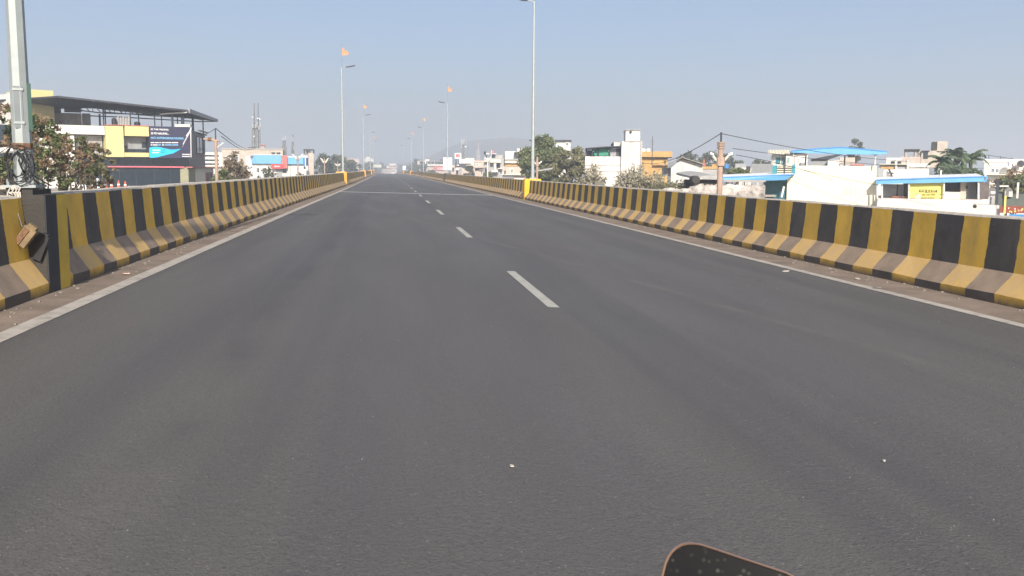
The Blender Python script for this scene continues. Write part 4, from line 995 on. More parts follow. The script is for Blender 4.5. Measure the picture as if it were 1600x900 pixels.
t_ = P(590, 259.5, 690); A = Thing('billboard', 'far cream billboard beside the end of the left barrier', 'billboard', (t_.x, 690, GZ)); b = B(); b.box(t_, (5.2, .3, 2.1)); A.part('board', b, CREAM)
b = B(); b.box(t_ + Vector((-.2, -.02, -1.35)), (4, .2, .35)); A.part('lower_strip', b, DCONC); b = B(); b.tube([(t_.x, 690, GZ), (t_.x, 690, t_.z - 1)], .15, 8); A.part('mast', b, STEELD)

# ================================================================== ROAD END
F = FP(596, 624, 720); T = block('building', 'stepped pale pink building straight ahead beyond the crest of the road', 'building', F, PINK, 597, 611, 264, 10)
for x0, x1, yt_ in ((604, 620, 259), (608, 619, 255.5)): R_(T, F, 'upper_storey', WHITE, x0, yt_, x1, yt_ + 4.5, -6, -.3); R_(T, F, 'eave', REDW, x0 - .5, yt_ + 3.4, x1 + .5, yt_ + 4.3, -.2, .6)
R_(T, F, 'lower_wing', WHITE, 611.3, 262, 620, 290, -8, 0)
for x0 in (599, 603, 613, 616): R_(T, F, 'window', GLASSD, x0, 266, x0 + 1.4, 268.5, 0, .08)
# ================================================================== RIGHT SIDE, far to near
for i, (x, d, yt_, wx, lb) in enumerate(((628, 900, 255, 26, 'blue grey far tree at the end of the right barrier'), (649, 500, 247, 26, 'dark leafy tree beside the far lamp posts on the right'), (659, 420, 255, 22, 'small green tree left of the hotel'), (673, 300, 268, 34, 'low green tree in front of the hotel'), (733, 190, 258, 18, 'dark narrow tree below the white hoarding building'), (762, 140, 268, 14, 'dark bush at the foot of the balcony building'))):
    tree('tree', lb, x, d, yt_, 284, wx, LEAFB if d > 150 else LEAFG, n=1400, leaf=d * .0016, ncl=14, seed=70 + i, group='trees behind the far right barrier')
F = FP(650, 700, 470)
T = block('hotel_building', 'low hotel with a pale floor slab, dark glazing and a red sign', 'hotel', F, PINK, 652, 700, 251.5, 10)
R_(T, F, 'glazing', GLASSD, 656, 252, 698, 256.3, 0, .1); R_(T, F, 'floor_slab', WHITE, 656, 256.8, 699, 259.4, 0, 1.0); R_(T, F, 'white_pier', WHITE, 663.5, 250, 666, 262, .1, .9); R_(T, F, 'roof_room', SHEETD, 687, 249, 698, 252, -4, -.5); R_(T, F, 'roof_room', WHITE, 664, 248.5, 671, 252, -4, -.5)
R_(T, F, 'red_signboard', mat('hotel_red', (.50, .12, .10), rough=.5), 677.5, 259.8, 696, 266, 0, .7)
for y in (262.2, 264): R_(T, F, 'sign_line', WHT, 683, y, 694, y + .7, .7, .73)
for x0 in (668, 673, 679): R_(T, F, 'mullion', WHT, x0, 252.2, x0 + .5, 256.1, .1, .16)
R_(T, F, 'shopfront', BEIGE, 667, 261, 676, 268, 0, .3)
F = FP(705, 745, 220)
T = block('building', 'white building with a hoarding on its roof and a dark shop sign', 'building', F, PINK, 705, 742, 258, 12)
R_(T, F, 'white_wall', WHITE, 717, 248.4, 737, 255.5, -6, .1); R_(T, F, 'white_wall', CREAM, 722, 246.5, 742, 258, -9, -6.1); hb_ = R_(T, F, 'roof_hoarding', WHT, 710.6, 239, 720.6, 248, -.5, -.1); R_(T, F, 'red_print', REDW, 711.8, 240.6, 718.6, 245.6, -.1, -.06, parent=hb_)
posts(T, F, (712.5, 717), 247.8, 258, STEELD, .12); ds = R_(T, F, 'dark_signboard', SHEETD, 711, 256.2, 728, 261, 0, .5); R_(T, F, 'sign_line', WHT, 713.5, 257.4, 717.5, 258.7, .5, .55, parent=ds)
R_(T, F, 'white_panel', WHITE, 712, 261.5, 722, 266, 0, .3); R_(T, F, 'yellow_wall', CREAM, 729, 257.5, 737, 261, 0, .3); R_(T, F, 'shutter', SHEET, 717, 262.5, 721.5, 275, .31, .36); R_(T, F, 'dark_door', GLASSD, 712.5, 267, 716, 275, 0, .1)
for x0 in (706.5, 730, 735): R_(T, F, 'window', GLASSD, x0, 262, x0 + 3, 268, 0, .06)
mast('cluster of tall panel antennas above the white hoarding building', [(723.6, 226)], 224, 248, .35, panels=[(721.2, 222, 1.5), (723.6, 221.5, 1.6), (726.8, 222, 1.5), (728, 223, 1.2), (721, 229, .6)], dishes=[(728, 229)])
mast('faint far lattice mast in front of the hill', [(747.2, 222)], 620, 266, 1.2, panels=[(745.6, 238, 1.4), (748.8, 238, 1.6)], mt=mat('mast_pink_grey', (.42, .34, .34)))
F = FP(741, 757, 165); T = block('house', 'pale pink house right of the white hoarding building', 'house', F, PINK, 742, 755.6, 253.5, 8, cap=.3)
win(T, F, 751, 266, 754, 273, shade=PINK); R_(T, F, 'balcony', PINK, 741.5, 260, 755.8, 262.4, 0, .9); R_(T, F, 'dark_recess', GLASSD, 743, 263, 747, 266, 0, .05); win(T, F, 744, 255.6, 748, 258.6)
F = FP(755, 787, 146)
T = block('building', 'grey house of open balconies with white slabs, left of the cream building', 'building', F, GREYW, 756, 787, 247, 9)
for x0, y0, x1, y1, n in ((766, 249.5, 782.4, 254.2, 1.2), (768, 266, 778, 269, 1.2), (757, 251, 764, 253, .8)): R_(T, F, 'balcony', CREAM if y0 < 260 else WHITE, x0, y0, x1, y1, 0, n)
R_(T, F, 'pier', WHITE, 771.5, 254.5, 775.2, 266, 0, 1.0); R_(T, F, 'dark_recess', GLASSD, 776, 255, 781, 263, 0, .05); R_(T, F, 'dark_recess', GLASSD, 757.5, 262, 762, 276, 0, .05); R_(T, F, 'dark_recess', GLASSD, 768, 240.5, 774, 246.9, -3, -2.2); R_(T, F, 'slab', WHITE, 767, 239.3, 776, 240.5, -3.2, -2)
R_(T, F, 'roof_room', GREYW, 774.2, 241.5, 786, 247, -4, -2.4); R_(T, F, 'ledge', WHITE, 778, 262.6, 787, 264, 0, .9); R_(T, F, 'ledge', WHITE, 758.5, 238.8, 764.5, 241, -3, -1.5); R_(T, F, 'roof_post', SHEETD, 759, 241, 760.5, 247, -3, -2.6); win(T, F, 780.6, 266, 785, 273)
tank(757.8, 147.5, 236.5, 241.5, 3.2, 'dark tank at the left end of the balcony house roof')
t_ = P(767.6, 246, 147); A = Thing('flag', 'faded red flag on a white pole above the balcony house', 'flag', t_); b = B(); b.tube([t_, P(767.6, 234.5, 147)], .04, 6); A.part('staff', b, WHT); b = B(); b.prism([P(768, 235, 147), P(772, 236.5, 147), P(771, 239.5, 147), P(768, 240, 147)], (0, .03, 0)); A.part('cloth', b, mat('faded_pink_cloth', (.55, .16, .20)))
street_pole(762, 104, 246.5, 'pale street light in front of the balcony house', r=.10, arm=(251, 246, 5), mt=POLEW, low=(264.6, 759))
street_pole(699.8, 128, 256, 'pale street pole behind the white double board', r=.10, mt=POLEW)
F = FP(785, 824, 122)
T = block('building', 'cream and ochre banded building left of the tall lamp post', 'building', F, PINK, 787.5, 816, 248.5, 9)
u0, z1 = F.uz(788, 236.2); u1, z0 = F.uz(816, 248.3); b = B(); F.box(b, u0, u1, z0, z1, -8.9, -.35); T.part('upper_wall', b, WHITE)
R_(T, F, 'tank_room', WHITE, 808, 232, 816, 236.4, -3, -.4); R_(T, F, 'floor_band', GREYW, 787, 248.3, 816.3, 250.2, 0, .35); R_(T, F, 'cream_band', CREAM, 787.8, 250.4, 816.1, 255, 0, .20); R_(T, F, 'dark_line', DCONC, 787.4, 255.1, 816.2, 255.8, 0, .4); R_(T, F, 'ochre_band', OCHRE, 787.8, 255.9, 816, 259.8, 0, .15)
b = B(); F.pol(b, [(803.5, 237.8), (806, 237), (834, 237.6), (834, 239), (804, 239)], -1.5, 1.2); T.part('dark_canopy', b, BROWNC); posts(T, F, (804.6, 819), 239, 248.3, STEELD, .05, .3, down=None)
R_(T, F, 'lower_wall', PINK, 785, 260.2, 821, 300, .16, .8); win(T, F, 797.6, 264, 801.6, 270.4, frame=WHT, bars=1, n0=.8); R_(T, F, 'window', GLASSD, 788, 266.5, 790, 272, .8, .86); R_(T, F, 'ledge', WHITE, 785, 272.6, 821.4, 273.6, .8, 1.4); R_(T, F, 'dark_opening', GLASSD, 809, 245, 813, 246.8, -.35, -.3)
R_(T, F, 'drain_pipe', DCONC, 788.2, 236.5, 789, 262, .4, .5); R_(T, F, 'porch_roof', SHEET, 785, 276, 803, 277.6, .8, 2.5); R_(T, F, 'white_low_wall', WHITE, 797, 278, 818, 300, 2.0, 2.3)
# ---- big tree by the tall lamp post
tree('tree', 'large full green tree right behind the tall lamp post', 848, 92, 214, 304, 84, LEAFG, n=15000, leaf=.20, ncl=44, cr_=.24, seed=90, depth=1.6, trunk=.2)
tree('tree', 'paler olive tree leaning against the large green tree', 888, 84, 226, 306, 84, LEAFO, n=10500, leaf=.17, ncl=36, cr_=.22, seed=91, depth=1.5)
bush('tree', 'dry pale shrub between the olive tree and the white building', 926, 68, 252, 304, 50, LEAFP, n=1500, leaf=.11, twigs=70, seed=92)
street_pole(839.5, 60, 245, 'rusty street light with a low green lamp close behind the tall lamp post', r=.09, arm=(256.5, 253.5, 7.0), low=(266.5, 863))
F = FP(866, 894, 120); T = block('house', 'white rooftop room peeping out over the large green tree', 'house', F, WHITE, 869, 891.5, 220, 5)
R_(T, F, 'roof', SHEETD, 867.5, 218.6, 893, 220.2, -5.2, .4); win(T, F, 884, 222.5, 888.5, 228)
# ---- white building with the tower and the green cloth
F = FP(911, 1003, 72)
T = block('tower_building', 'stained white building with a square rooftop tower and a green cloth shade', 'building', F, STAINED, 914.5, 974.8, 244.5, 9)
u0, z1 = F.uz(971, 221); u1, _ = F.uz(1003, 221); b = B(); F.box(b, u0, u1, GZ, z1, -5, .35); T.part('tower_wall', b, STAINED)
R_(T, F, 'tower_head', STAINED, 977.6, 204.2, 999.6, 220.6, -3.2, .2); R_(T, F, 'tower_band', GREYW, 975.6, 220.6, 1000.6, 221.6, -3.4, .42); R_(T, F, 'tower_cap', GREYW, 977, 203, 1000.2, 204.2, -3.3, .3); c = F.px(985, 207, .2); b = B(); b.tube([c, c + F.nv * .06], .10, 12); T.part('round_vent', b, DCONC)
R_(T, F, 'low_shoulder', STAINED, 960, 221.8, 971, 229.5, -4, -1); b = B(); F.pol(b, [(914.5, 231.2), (943, 229), (975.6, 227.6), (975.6, 229), (943, 230.6), (914.5, 232.8)], -4, .2); T.part('shed_roof', b, SHEETD)
posts(T, F, (916, 926, 935, 952.6), 231, 244.6, STEELD, .05, -.2)
cl = B(); pts = [(927, 233.2), (952, 231), (951, 236), (953.6, 241), (952.2, 246.4), (948.6, 242.6), (944.6, 243.6), (929, 243)]; F.pol(cl, pts, -.5, -.46); T.part('green_cloth', cl, TARP)
R_(T, F, 'grey_panel', SHEET, 953.4, 231.6, 963, 243.8, -.6, -.5); R_(T, F, 'dark_panel', SHEETD, 963.3, 231.4, 975, 243.8, -.62, -.52); R_(T, F, 'grey_panel', SHEET, 915, 233.2, 926.6, 243.8, -3.6, -3.5); R_(T, F, 'back_panel', SHEET, 927, 236, 951, 243.8, -3.6, -3.5)
R_(T, F, 'roof_rail', STEELD, 958, 221, 973, 221.7, -2, -1.9); posts(T, F, (959, 963), 221, 229, STEELD, .05, -2)
R_(T, F, 'drain_pipe', GREYW, 1000.4, 222, 1001.4, 270, .36, .46); R_(T, F, 'floor_line', CONC, 914.6, 258.2, 970.8, 258.8, 0, .06); R_(T, F, 'floor_line', CONC, 914.6, 267, 970.8, 267.6, 0, .05)
tank(956.5, 73, 224, 230, 4.2, 'small dark tank on the shed roof left of the square tower')
b = B(); R_0 = P(934, 290, 54); b.box(R_0 + Vector((0, 0, -1.6)), (.45, .4, 3.6)); solo('meter_cabinet', b, mat('olive_grey_box', (.14, .13, .11)), 'square olive grey cabinet behind the barrier below the white building', 'cabinet', R_0)
bush('tree', 'bare whitish shrub in front of the tower of the white building', 990, 58, 252, 306, 74, LEAFP, n=2600, leaf=.085, twigs=120, seed=94, group=None)
bush('tree', 'thin bare shrub with few leaves right of the whitish shrub', 1022, 57, 262, 304, 52, LEAFP, n=1100, leaf=.085, twigs=60, seed=95)
bush('shrub', 'low brown scrub along the barrier below the gabled house', 1052, 47, 282, 304, 100, LEAFO, n=1700, leaf=.07, twigs=90, seed=97)
# ---- ochre building and antenna
F = FP(1001, 1050, 100); T = block('building', 'ochre building with an overhanging roof slab behind the white tower', 'building', F, OCHRE, 1002.5, 1043.6, 246.6, 8)
R_(T, F, 'roof_parapet', OCHRE, 1002.5, 236.6, 1050, 245.6, -8, .6); R_(T, F, 'slab_edge', DCONC, 1020.6, 245.7, 1050, 246.8, -.02, .5); R_(T, F, 'recess', mat('recess_ochre_plaster', (.50, .32, .12)), 1022, 248, 1043, 256.6, 0, .05); R_(T, F, 'ledge', OCHRE, 1020, 257, 1044, 258.4, 0, .5)  # recess plaster slightly lighter than the ochre walls
win(T, F, 1037.4, 250.5, 1041, 255.6, frame=OCHRE, n0=.06)
for i, x in enumerate((1005.5, 1013)): tank(x, 102, 232, 237, 6.4, ('white roof tank close to the square tower', 'white roof tank above the ochre parapet')[i], WHT)
b = B(); b.tube([P(1018.6, 258, 94), P(1019.8, 212, 94)], [.05, .02], 6)
for y in (219, 222, 225): b.tube([P(1016.6, y, 94), P(1022.4, y, 94)], .015, 4)
solo('antenna_pole', b, STEELD, 'thin black antenna pole standing before the ochre building', 'antenna', P(1018.6, 258, 94))
# ---- gabled white wall and rubble
F = FP(1034, 1098, 62)
base = F.w(1.2, GZ); T = Thing('gabled_house', 'peeling white gabled wall with a sloping sheet roof', 'house', base)
b = B(); b.prism([F.px(1048.5, 262, 0), Vector((*F.px(1048.5, 262, 0).xy, GZ)), Vector((*F.px(1098, 257, 0).xy, GZ)), F.px(1098, 257.5, 0), F.px(1066, 247.5, 0)], -F.nv * 5); T.part('gable_wall', b, mat('peeling_white_plaster', (.56, .53, .49), streak=.85, scol=(.22, .19, .17), scale=2.2, var=.25))
b = B(); b.prism([F.px(1036.5, 259.4, .4), F.px(1066, 246.6, .4), F.px(1066, 245.7, .4), F.px(1036, 258.4, .4)], -F.nv * 5.6); T.part('roof_slope', b, CONC)
b = B(); b.prism([F.px(1066.1, 246.6, .4), F.px(1099, 257.2, .4), F.px(1099.4, 256.2, .4), F.px(1066.1, 245.7, .4)], -F.nv * 5.6); T.part('roof_slope', b, CONC)
R_(T, F, 'lean_to', GREYW, 1034, 262, 1048.2, 275, -4, -1); win(T, F, 1076, 266, 1082, 275, n0=0)
F = FP(1050, 1195, 44)
base = F.w(2, GZ); T = Thing('rubble_wall', 'long rough stone boundary wall below the gabled house', 'wall', base); b = B()
u0 = F.uz(1030, 288)[0]; u1 = F.uz(1196, 288)[0]; z1 = F.uz(1110, 288.5)[1]; n = 30
n = 60; tops = [F.w(u0 + (u1 - u0) * k / n, z1 + rnd.uniform(-.06, .05) - .22 * (1 - sstep(.22, .36, k / n))) for k in range(n + 1)]
b.prism([F.w(u0, GZ)] + tops[:1] + tops[1:] + [F.w(u1, GZ)], -F.nv * .4)
for k in range(90):
    u = rnd.uniform(u0 + .2, u1 - .2); zz_ = z1 - rnd.uniform(.25, 2.2); F.box(b, u - rnd.uniform(.1, .3), u + rnd.uniform(.1, .3), zz_ - rnd.uniform(.05, .12), zz_ + rnd.uniform(.05, .12), -.1, rnd.uniform(.01, .05))
T.part('masonry', b, STONE)
b = B(); u2 = F.uz(1130, 288)[0]
F.box(b, u2, u1, z1 + .14, z1 + .22, -.45, .08); T.part('coping', b, CONC)
A = Thing('asbestos_shed', 'low curved asbestos sheet shed beside the twin armed pole', 'shed', F.w(1.6, GZ, -3)); b = B()
for k in range(12):
    a = P(1086 + k * 3.4, 277 - 3.0 * math.sin(k / 11 * 2.6), 44); c = P(1086 + (k + 1) * 3.4, 277 - 3.0 * math.sin((k + 1) / 11 * 2.6), 44); b.prism([a, c, c - Vector((0, 0, .10)), a - Vector((0, 0, .10))], (0, 3, .2))
A.part('roof', b, GREYW); b = B(); q0 = P(1092, 281, 44.5); q1 = P(1126, 281, 44.5); b.prism([q0, q1, (q1.x, q1.y, GZ), (q0.x, q0.y, GZ)], (0, 2.3, 0)); A.part('wall', b, DCONC)
b = B(); c = P(1088, 281, 43.5); b.tube([c, c + Vector((0, .5, 0))], .19, 14); A.part('round_pipe', b, DCONC)  # solid dark end: the shade inside the pipe is put into its colour
b = B()
for k in range(40): q = P(1040 + rnd.random() * 80, 287 + rnd.random() * 4, 41 + rnd.random() * 2); b.dome(q, rnd.uniform(.08, .22), rnd.uniform(.06, .16), 6, 2); 
# ---- far trees and coloured houses behind the twin armed pole
for i, (x, d, yt_, wx, lb) in enumerate(((1078, 150, 234, 44, 'dull round tree behind the gabled house'), (1108, 155, 231, 60, 'broad dull tree behind the twin armed pole'), (1140, 150, 232, 40, 'dull tree just right of the twin armed pole'), (1338, 150, 217, 28, 'small crown showing above the upper blue roof'), (1188, 140, 249, 40, 'low dull tree left of the white striped awning house'))):
    tree('tree', lb, x, d, yt_, 275 if i != 3 else 262, wx, LEAFB, n=2200, leaf=.24, ncl=20, seed=110 + i, group='dull trees on the right skyline')
F = FP(1096, 1126, 110); T = block('house', 'ochre and grey house partly hidden by the twin armed pole', 'house', F, GREYW, 1097, 1124, 264.4, 6)
R_(T, F, 'ochre_parapet', OCHRE, 1097, 260, 1123, 264.2, -5, .1); R_(T, F, 'roof_room', OCHRE, 1112.5, 256.4, 1122, 260, -4, -.5); b = B(); q = F.px(1099.5, 259.6, -1); b.tube([q, q + Vector((0, 0, .9))], [.30, .05], 8); T.part('small_finial', b, BRICK)
tank(1135, 96, 255.6, 263, 8, 'bright blue water tank right of the twin armed pole', BLUED)
F = FP(1146, 1178, 90); T = block('house', 'grey house with dark windows left of the corrugated shed', 'house', F, WHITE, 1148, 1177, 262, 6); R_(T, F, 'roof_room', SHEET, 1149, 255.4, 1166, 262, -5, -.5); win(T, F, 1166, 259.6, 1172.6, 268, frame=BROWNC)
for x0 in (1151, 1158): win(T, F, x0, 264, x0 + 4.5, 268.4)
F = FP(1174, 1209, 70); T = block('corrugated_shed', 'pale corrugated sheet shed left of the teal gate', 'shed', F, SHEET, 1174, 1208, 256, 6)
for k in range(15): R_(T, F, 'sheet_rib', SHEET, 1175 + k * 2.2, 256.4, 1175.6 + k * 2.2, 272, 0, .05)
tree('shrub', 'low green hedge above the lean-to roof beside the pole', 1152, 60, 263, 278, 46, LEAFG, n=1100, leaf=.13, ncl=16, seed=120, cat='shrub')
F = FP(1199, 1262, 78); T = block('house', 'white house with teal windows under a striped awning roof', 'house', F, WHITE, 1206, 1228, 240.5, 6)
R_(T, F, 'front_block', WHITE, 1228.2, 240, 1260, 275, -4, .7); b = B()
for k in range(18):
    a = F.px(1200 + k * 2.3, 240.6, .9); c = F.px(1202.3 + k * 2.3, 240.6, .9); a2 = F.px(1200 + k * 2.3, 234.6, -.8); c2 = F.px(1202.3 + k * 2.3, 234.6, -.8); up = Vector((0, 0, .07 if k % 2 else 0)); b.prism([a + up, c + up, c2 + up, a2 + up], (0, 0, -.05))
T.part('awning_roof', b, CREAM)
for x0, x1, mt in ((1212.5, 1219, TEAL), (1221.4, 1225.6, SHEET), ): win(T, F, x0, 246, x1, 256, pane=mt, frame=TEAL, bars=1)
win(T, F, 1229.4, 246, 1233.8, 256, pane=TARP, frame=WHT, n0=.7); win(T, F, 1245.6, 247, 1248, 254, pane=GREYW, frame=WHT, n0=.7); R_(T, F, 'eave', PINK, 1227, 239, 1262, 240.4, -.2, 1.0); R_(T, F, 'balcony_rail', SHEET, 1250, 254, 1259, 257.6, .7, 1.1); R_(T, F, 'drain_pipe', PINK, 1241.4, 241, 1242.4, 256, .7, .8)
F = FP(1264, 1296, 64); T = block('metal_shed', 'grey metal shed with a dark sloping roof under the upper blue roof', 'shed', F, SHEET, 1267.4, 1293, 249, 4)
b = B(); b.prism([F.px(1266, 249.2, .2), F.px(1294, 243.4, .2), F.px(1316, 240.4, .2), F.px(1316, 241.4, .2), F.px(1294, 249.2, .2)], -F.nv * 4.3); T.part('roof', b, SHEETD)
F = FP(1294, 1376, 62); T = block('terrace_room', 'low white terrace room with pink and grey panels under the upper blue roof', 'building', F, WHITE, 1294, 1311.6, 250, 4)
R_(T, F, 'pink_panel', PINK, 1312, 246, 1335.6, 255.4, -3, 0); R_(T, F, 'grey_wall', GREYW, 1312, 255.8, 1350, 275, -3, .1); R_(T, F, 'red_sheet', REDW, 1330, 256.6, 1350, 258.4, .1, .4)
# ---- twin armed pole in front
pt = street_pole(1126.5, 29, 222, 'near rusty cream street light with two raised lamp arms and insulator rings', r=.118, arm=(253, 241.5, 18), spike=.3)
for y in (223.5, 227, 231):
    b = B(); q = P(1126.5, y, 29); b.tube([q - Vector((0, 0, .02)), q + Vector((0, 0, .03))], .122, 10); pt.part('insulator_ring', b, POLEC)
b = B(); b.tube([P(1126.5, 250, 29), P(1126.5, 256, 29)], .130, 10); pt.part('clamp_box', b, POLEC)
tp = P(1126.5, 208.5, 29)
cable(tp, P(1003, 254, 68), .4, 'cable sagging left from the twin armed pole to the white tower', .013)
cable(tp, P(1420, 252, 44), .15, 'long upper cable running right from the twin armed pole', .011)
cable(P(1145, 232, 29.5), P(1560, 262, 52), .25, 'middle cable running right across the blue roofs', .010)
cable(P(1150, 242, 30), P(1300, 281, 44.5), -.1, 'lower cable slanting across the cream wall', .010)
cable(P(1243, 262.5, 46), P(1478, 305, 42), .1, 'thin cable crossing the cream wall and the yellow poster', .010)
# ---- cream house with blue roofs
F = FP(1231, 1370, 47)
T = block('cream_house', 'large plain cream house wall with blue sheet roofs', 'house', F, CREAM, 1231, 1370, 259, 8)
b = B(); F.pol(b, [(1231, 276), (1231, 330), (1226.5, 330), (1231, 300)], -.3, -.01); T.part('wall_return', b, CREAM)
R_(T, F, 'wall_line', CONC, 1243, 278.4, 1257, 279, 0, .012); R_(T, F, 'wall_line', CONC, 1262, 278.8, 1300, 279.2, 0, .010)
VENT = mat('vent_stain_plaster', (.55, .50, .42))
for k, h in enumerate((9, 13, 17, 13, 10)):
    x = 1316 + k * 6.6; y0 = 299 - (6 if k in (1, 3) else 9 if k == 2 else 0) * .9; R_(T, F, 'vent_slot', VENT, x, y0, x + .9, y0 + h * .9, 0, .012); R_(T, F, 'vent_head', VENT, x - .6, y0 - 1.2, x + 1.5, y0 + .6, .013, .022)
# upper blue roof on posts
rt = [F.px(1235, 236.0, .5), F.px(1275, 232.6, .5), F.px(1312, 230.2, .5), F.px(1348, 233.2, .5), F.px(1384.5, 236.8, .5)]; rb = [F.px(1384.5, 240.4, .5), F.px(1372, 241.6, .5), F.px(1312, 241.4, .5), F.px(1275, 240.0, .5), F.px(1236, 238.6, .5)]
b = B()
for k in range(4): b.prism([rt[k], rt[k + 1], rb[3 - k] if k < 3 else rb[0], rb[4 - k]], -F.nv * .05)
T.part('upper_roof_fascia', b, BLUE)
b = B()
for k in range(4): b.prism([rt[k] - F.nv * .06, rt[k + 1] - F.nv * .06, rt[k + 1] - F.nv * 6 + Vector((0, 0, -.05)), rt[k] - F.nv * 6 + Vector((0, 0, -.05))], (0, 0, -.04))
T.part('upper_roof', b, BLUE)
b = B()
for k in range(4): b.prism([rt[k] + F.nv * .02 + Vector((0, 0, -.03)), rt[k + 1] + F.nv * .02 + Vector((0, 0, -.03)), rt[k + 1] + F.nv * .02 + Vector((0, 0, .02)), rt[k] + F.nv * .02 + Vector((0, 0, .02))], -F.nv * .12)
T.part('upper_roof_edge', b, BLUED)
for x, d_ in ((1240, .3), (1329, -5), (1367, .3), (1262, -5)):
    a = F.px(x, 240, d_); b = B(); b.tube([a, Vector((a.x, a.y, T.z1 - .05))], .04, 6); T.part('roof_post', b, POLEW)
# left lean-to
def leanto(T, top_l, top_r, bot_r, bot_l, th, nm, depth):
    b = B(); b.prism([top_l, top_r, bot_r, bot_l], -T.F.nv * .05); T.part(nm + '_fascia', b, BLUE)
    b = B(); v = T.F.nv; b.prism([top_l - v * .06, top_r - v * .06, top_r - v * depth + Vector((0, 0, .12)), top_l - v * depth + Vector((0, 0, .12))], (0, 0, -.04)); T.part(nm + '_sheet', b, WHT)
    b = B(); v = T.F.nv; b.prism([top_l + v * .02 + Vector((0, 0, -.05)), top_r + v * .02 + Vector((0, 0, -.05)), top_r + v * .02, top_l + v * .02], -v * .07); T.part(nm + '_edge', b, BLUED)
leanto(T, F.px(1127.6, 276.4, 2.0), F.px(1241, 271.8, 1.2), F.px(1228, 281, 1.2), F.px(1128.6, 284, 2.0), .05, 'lean_to', 3)
posts(T, F, (1137.5, 1155.5, 1185), 283, 306, POLEW, .035, 1.4, 'lean_to_post')
R_(T, F, 'teal_wall', TEALD, 1193, 280, 1229.4, 312, -1.5, -.2); b = B(); b.tube([F.px(1221.2, 308, .4), F.px(1224.8, 291, .4)], .05, 6); T.part('leaning_pipe', b, WHT)
R_(T, F, 'low_ledge', CONC, 1160, 303.4, 1212, 306.5, 0, 1.4)
# gate on the terrace
G = T.F; A = Thing('terrace_gate', 'teal gate with pale bars above the left lean-to roof', 'gate', G.px(1224, 272, 0))
R_(A, G, 'gate_post', TEAL, 1207.2, 258.4, 1213.4, 272.4, .05, .35); R_(A, G, 'gate_post', TEAL, 1238.2, 257.4, 1242.2, 272, .05, .35)
R_(A, G, 'gate_panel', DCONC, 1213.8, 258.6, 1238, 271.8, .2, .26)
for y in (264.6, 267.4, 270): R_(A, G, 'gate_rail', CREAM, 1214, y, 1238, y + 1.2, .27, .31)
for k in range(12): R_(A, G, 'gate_bar', CREAM, 1215 + k * 1.95, 258.2, 1215.7 + k * 1.95, 263, .27, .31)
R_(A, G, 'gate_stile', SHEETD, 1225.4, 258, 1226.6, 272, .32, .36)
# ---- right neighbour: long blue lean-to, yellow poster
F = FP(1370.5, 1538, 45)
T = block('white_house', 'white house with a long blue lean-to roof and a yellow poster wall', 'house', F, mat('bright_white_plaster', (.62, .56, .51), streak=.15, scol=(.5, .42, .36), var=.05), 1371, 1533, 310.5, 6, n1=.9)
leanto(T, F.px(1369, 280.4, .55), F.px(1536, 275.2, .55), F.px(1536, 283.6, .55), F.px(1369, 287.6, .55), .05, 'lean_to', 4)
b = B(); b.tube([F.px(1535.6, 274.8, .52), F.px(1540, 277, .52), F.px(1538.4, 282.4, .52), F.px(1535, 284, .52)], .05, 6); T.part('roof_end_roll', b, BLUE)
posts(T, F, (1370.6, 1378, 1419.6, 1474, 1527.4), 284, 311, POLEW, .045, .42)
R_(T, F, 'metal_sheet', SHEET, 1378.4, 287.8, 1412, 307.6, -.8, -.7); R_(T, F, 'sheet_edge', SHEETD, 1402, 288, 1402.8, 307.6, -.69, -.66); R_(T, F, 'dark_opening', GLASSD, 1412.2, 286, 1420, 309, -1.2, -1.1); R_(T, F, 'floor_strip', BRICK, 1394, 306.8, 1418, 309, -.6, -.2)
ps = R_(T, F, 'yellow_poster', YELP, 1421.5, 285, 1472, 310, 0.150, 0.250)
bd = R_(T, F, 'poster_band', mat('brown_print', (.10, .08, .02)), 1436, 296, 1464, 300.6, 0.250, 0.260, parent=ps)
BP = MATS['brown_print']
for k, (a, c) in enumerate(((1437.5, 1441.5), (1442.6, 1446), (1448, 1450.5), (1452.5, 1454), (1456, 1462))):
    R_(T, F, 'poster_stroke', YELP, a, 297, c, 297.7, 0.260, 0.270, parent=ps)
    for j in range(3): R_(T, F, 'poster_stroke', YELP, a + j * (c - a) / 3, 297.8, a + j * (c - a) / 3 + .5, 299.8, 0.260, 0.270, parent=ps)
for k, (a, c, y) in enumerate(((1440, 1446, 303.2), (1447, 1453, 303.2), (1454, 1461, 303.2), (1439, 1449, 307.6), (1450, 1461, 307.6))):
    R_(T, F, 'poster_stroke', BP, a, y, c, y + .7, 0.250, 0.265, parent=ps)
    for j in range(4): R_(T, F, 'poster_stroke', BP, a + j * (c - a) / 4, y + .8, a + j * (c - a) / 4 + .6, y + (2.6 if y < 306 else 1.6), 0.250, 0.265, parent=ps)
b = B(); F.pol(b, [(1429.6, 309.8), (1430.6, 304.6), (1434, 301.6), (1437.6, 304.4), (1438.4, 309.8)], 0.250, 0.265); T.part('poster_drawing', b, mat('cream_print', (.70, .64, .40)), parent=ps)
b = B(); F.pol(b, [(1430.4, 305), (1434, 300.8), (1434.4, 301.8), (1431.2, 305.6)], 0.266, 0.275); T.part('poster_drawing', b, BP, parent=ps)
R_(T, F, 'dark_opening', GLASSD, 1474.5, 284, 1502, 300, -1.2, -1.1); R_(T, F, 'low_wall', MATS['bright_white_plaster'], 1473, 300, 1500, 311, -.6, -.1); R_(T, F, 'plaster_pier', BEIGE, 1502.2, 284, 1509.4, 311, -.7, -.2); R_(T, F, 'metal_sheet', SHEET, 1509.7, 283, 1526, 311, -.9, -.8); R_(T, F, 'meter_box', DCONC, 1510, 290, 1512, 295, -.2, -.1)
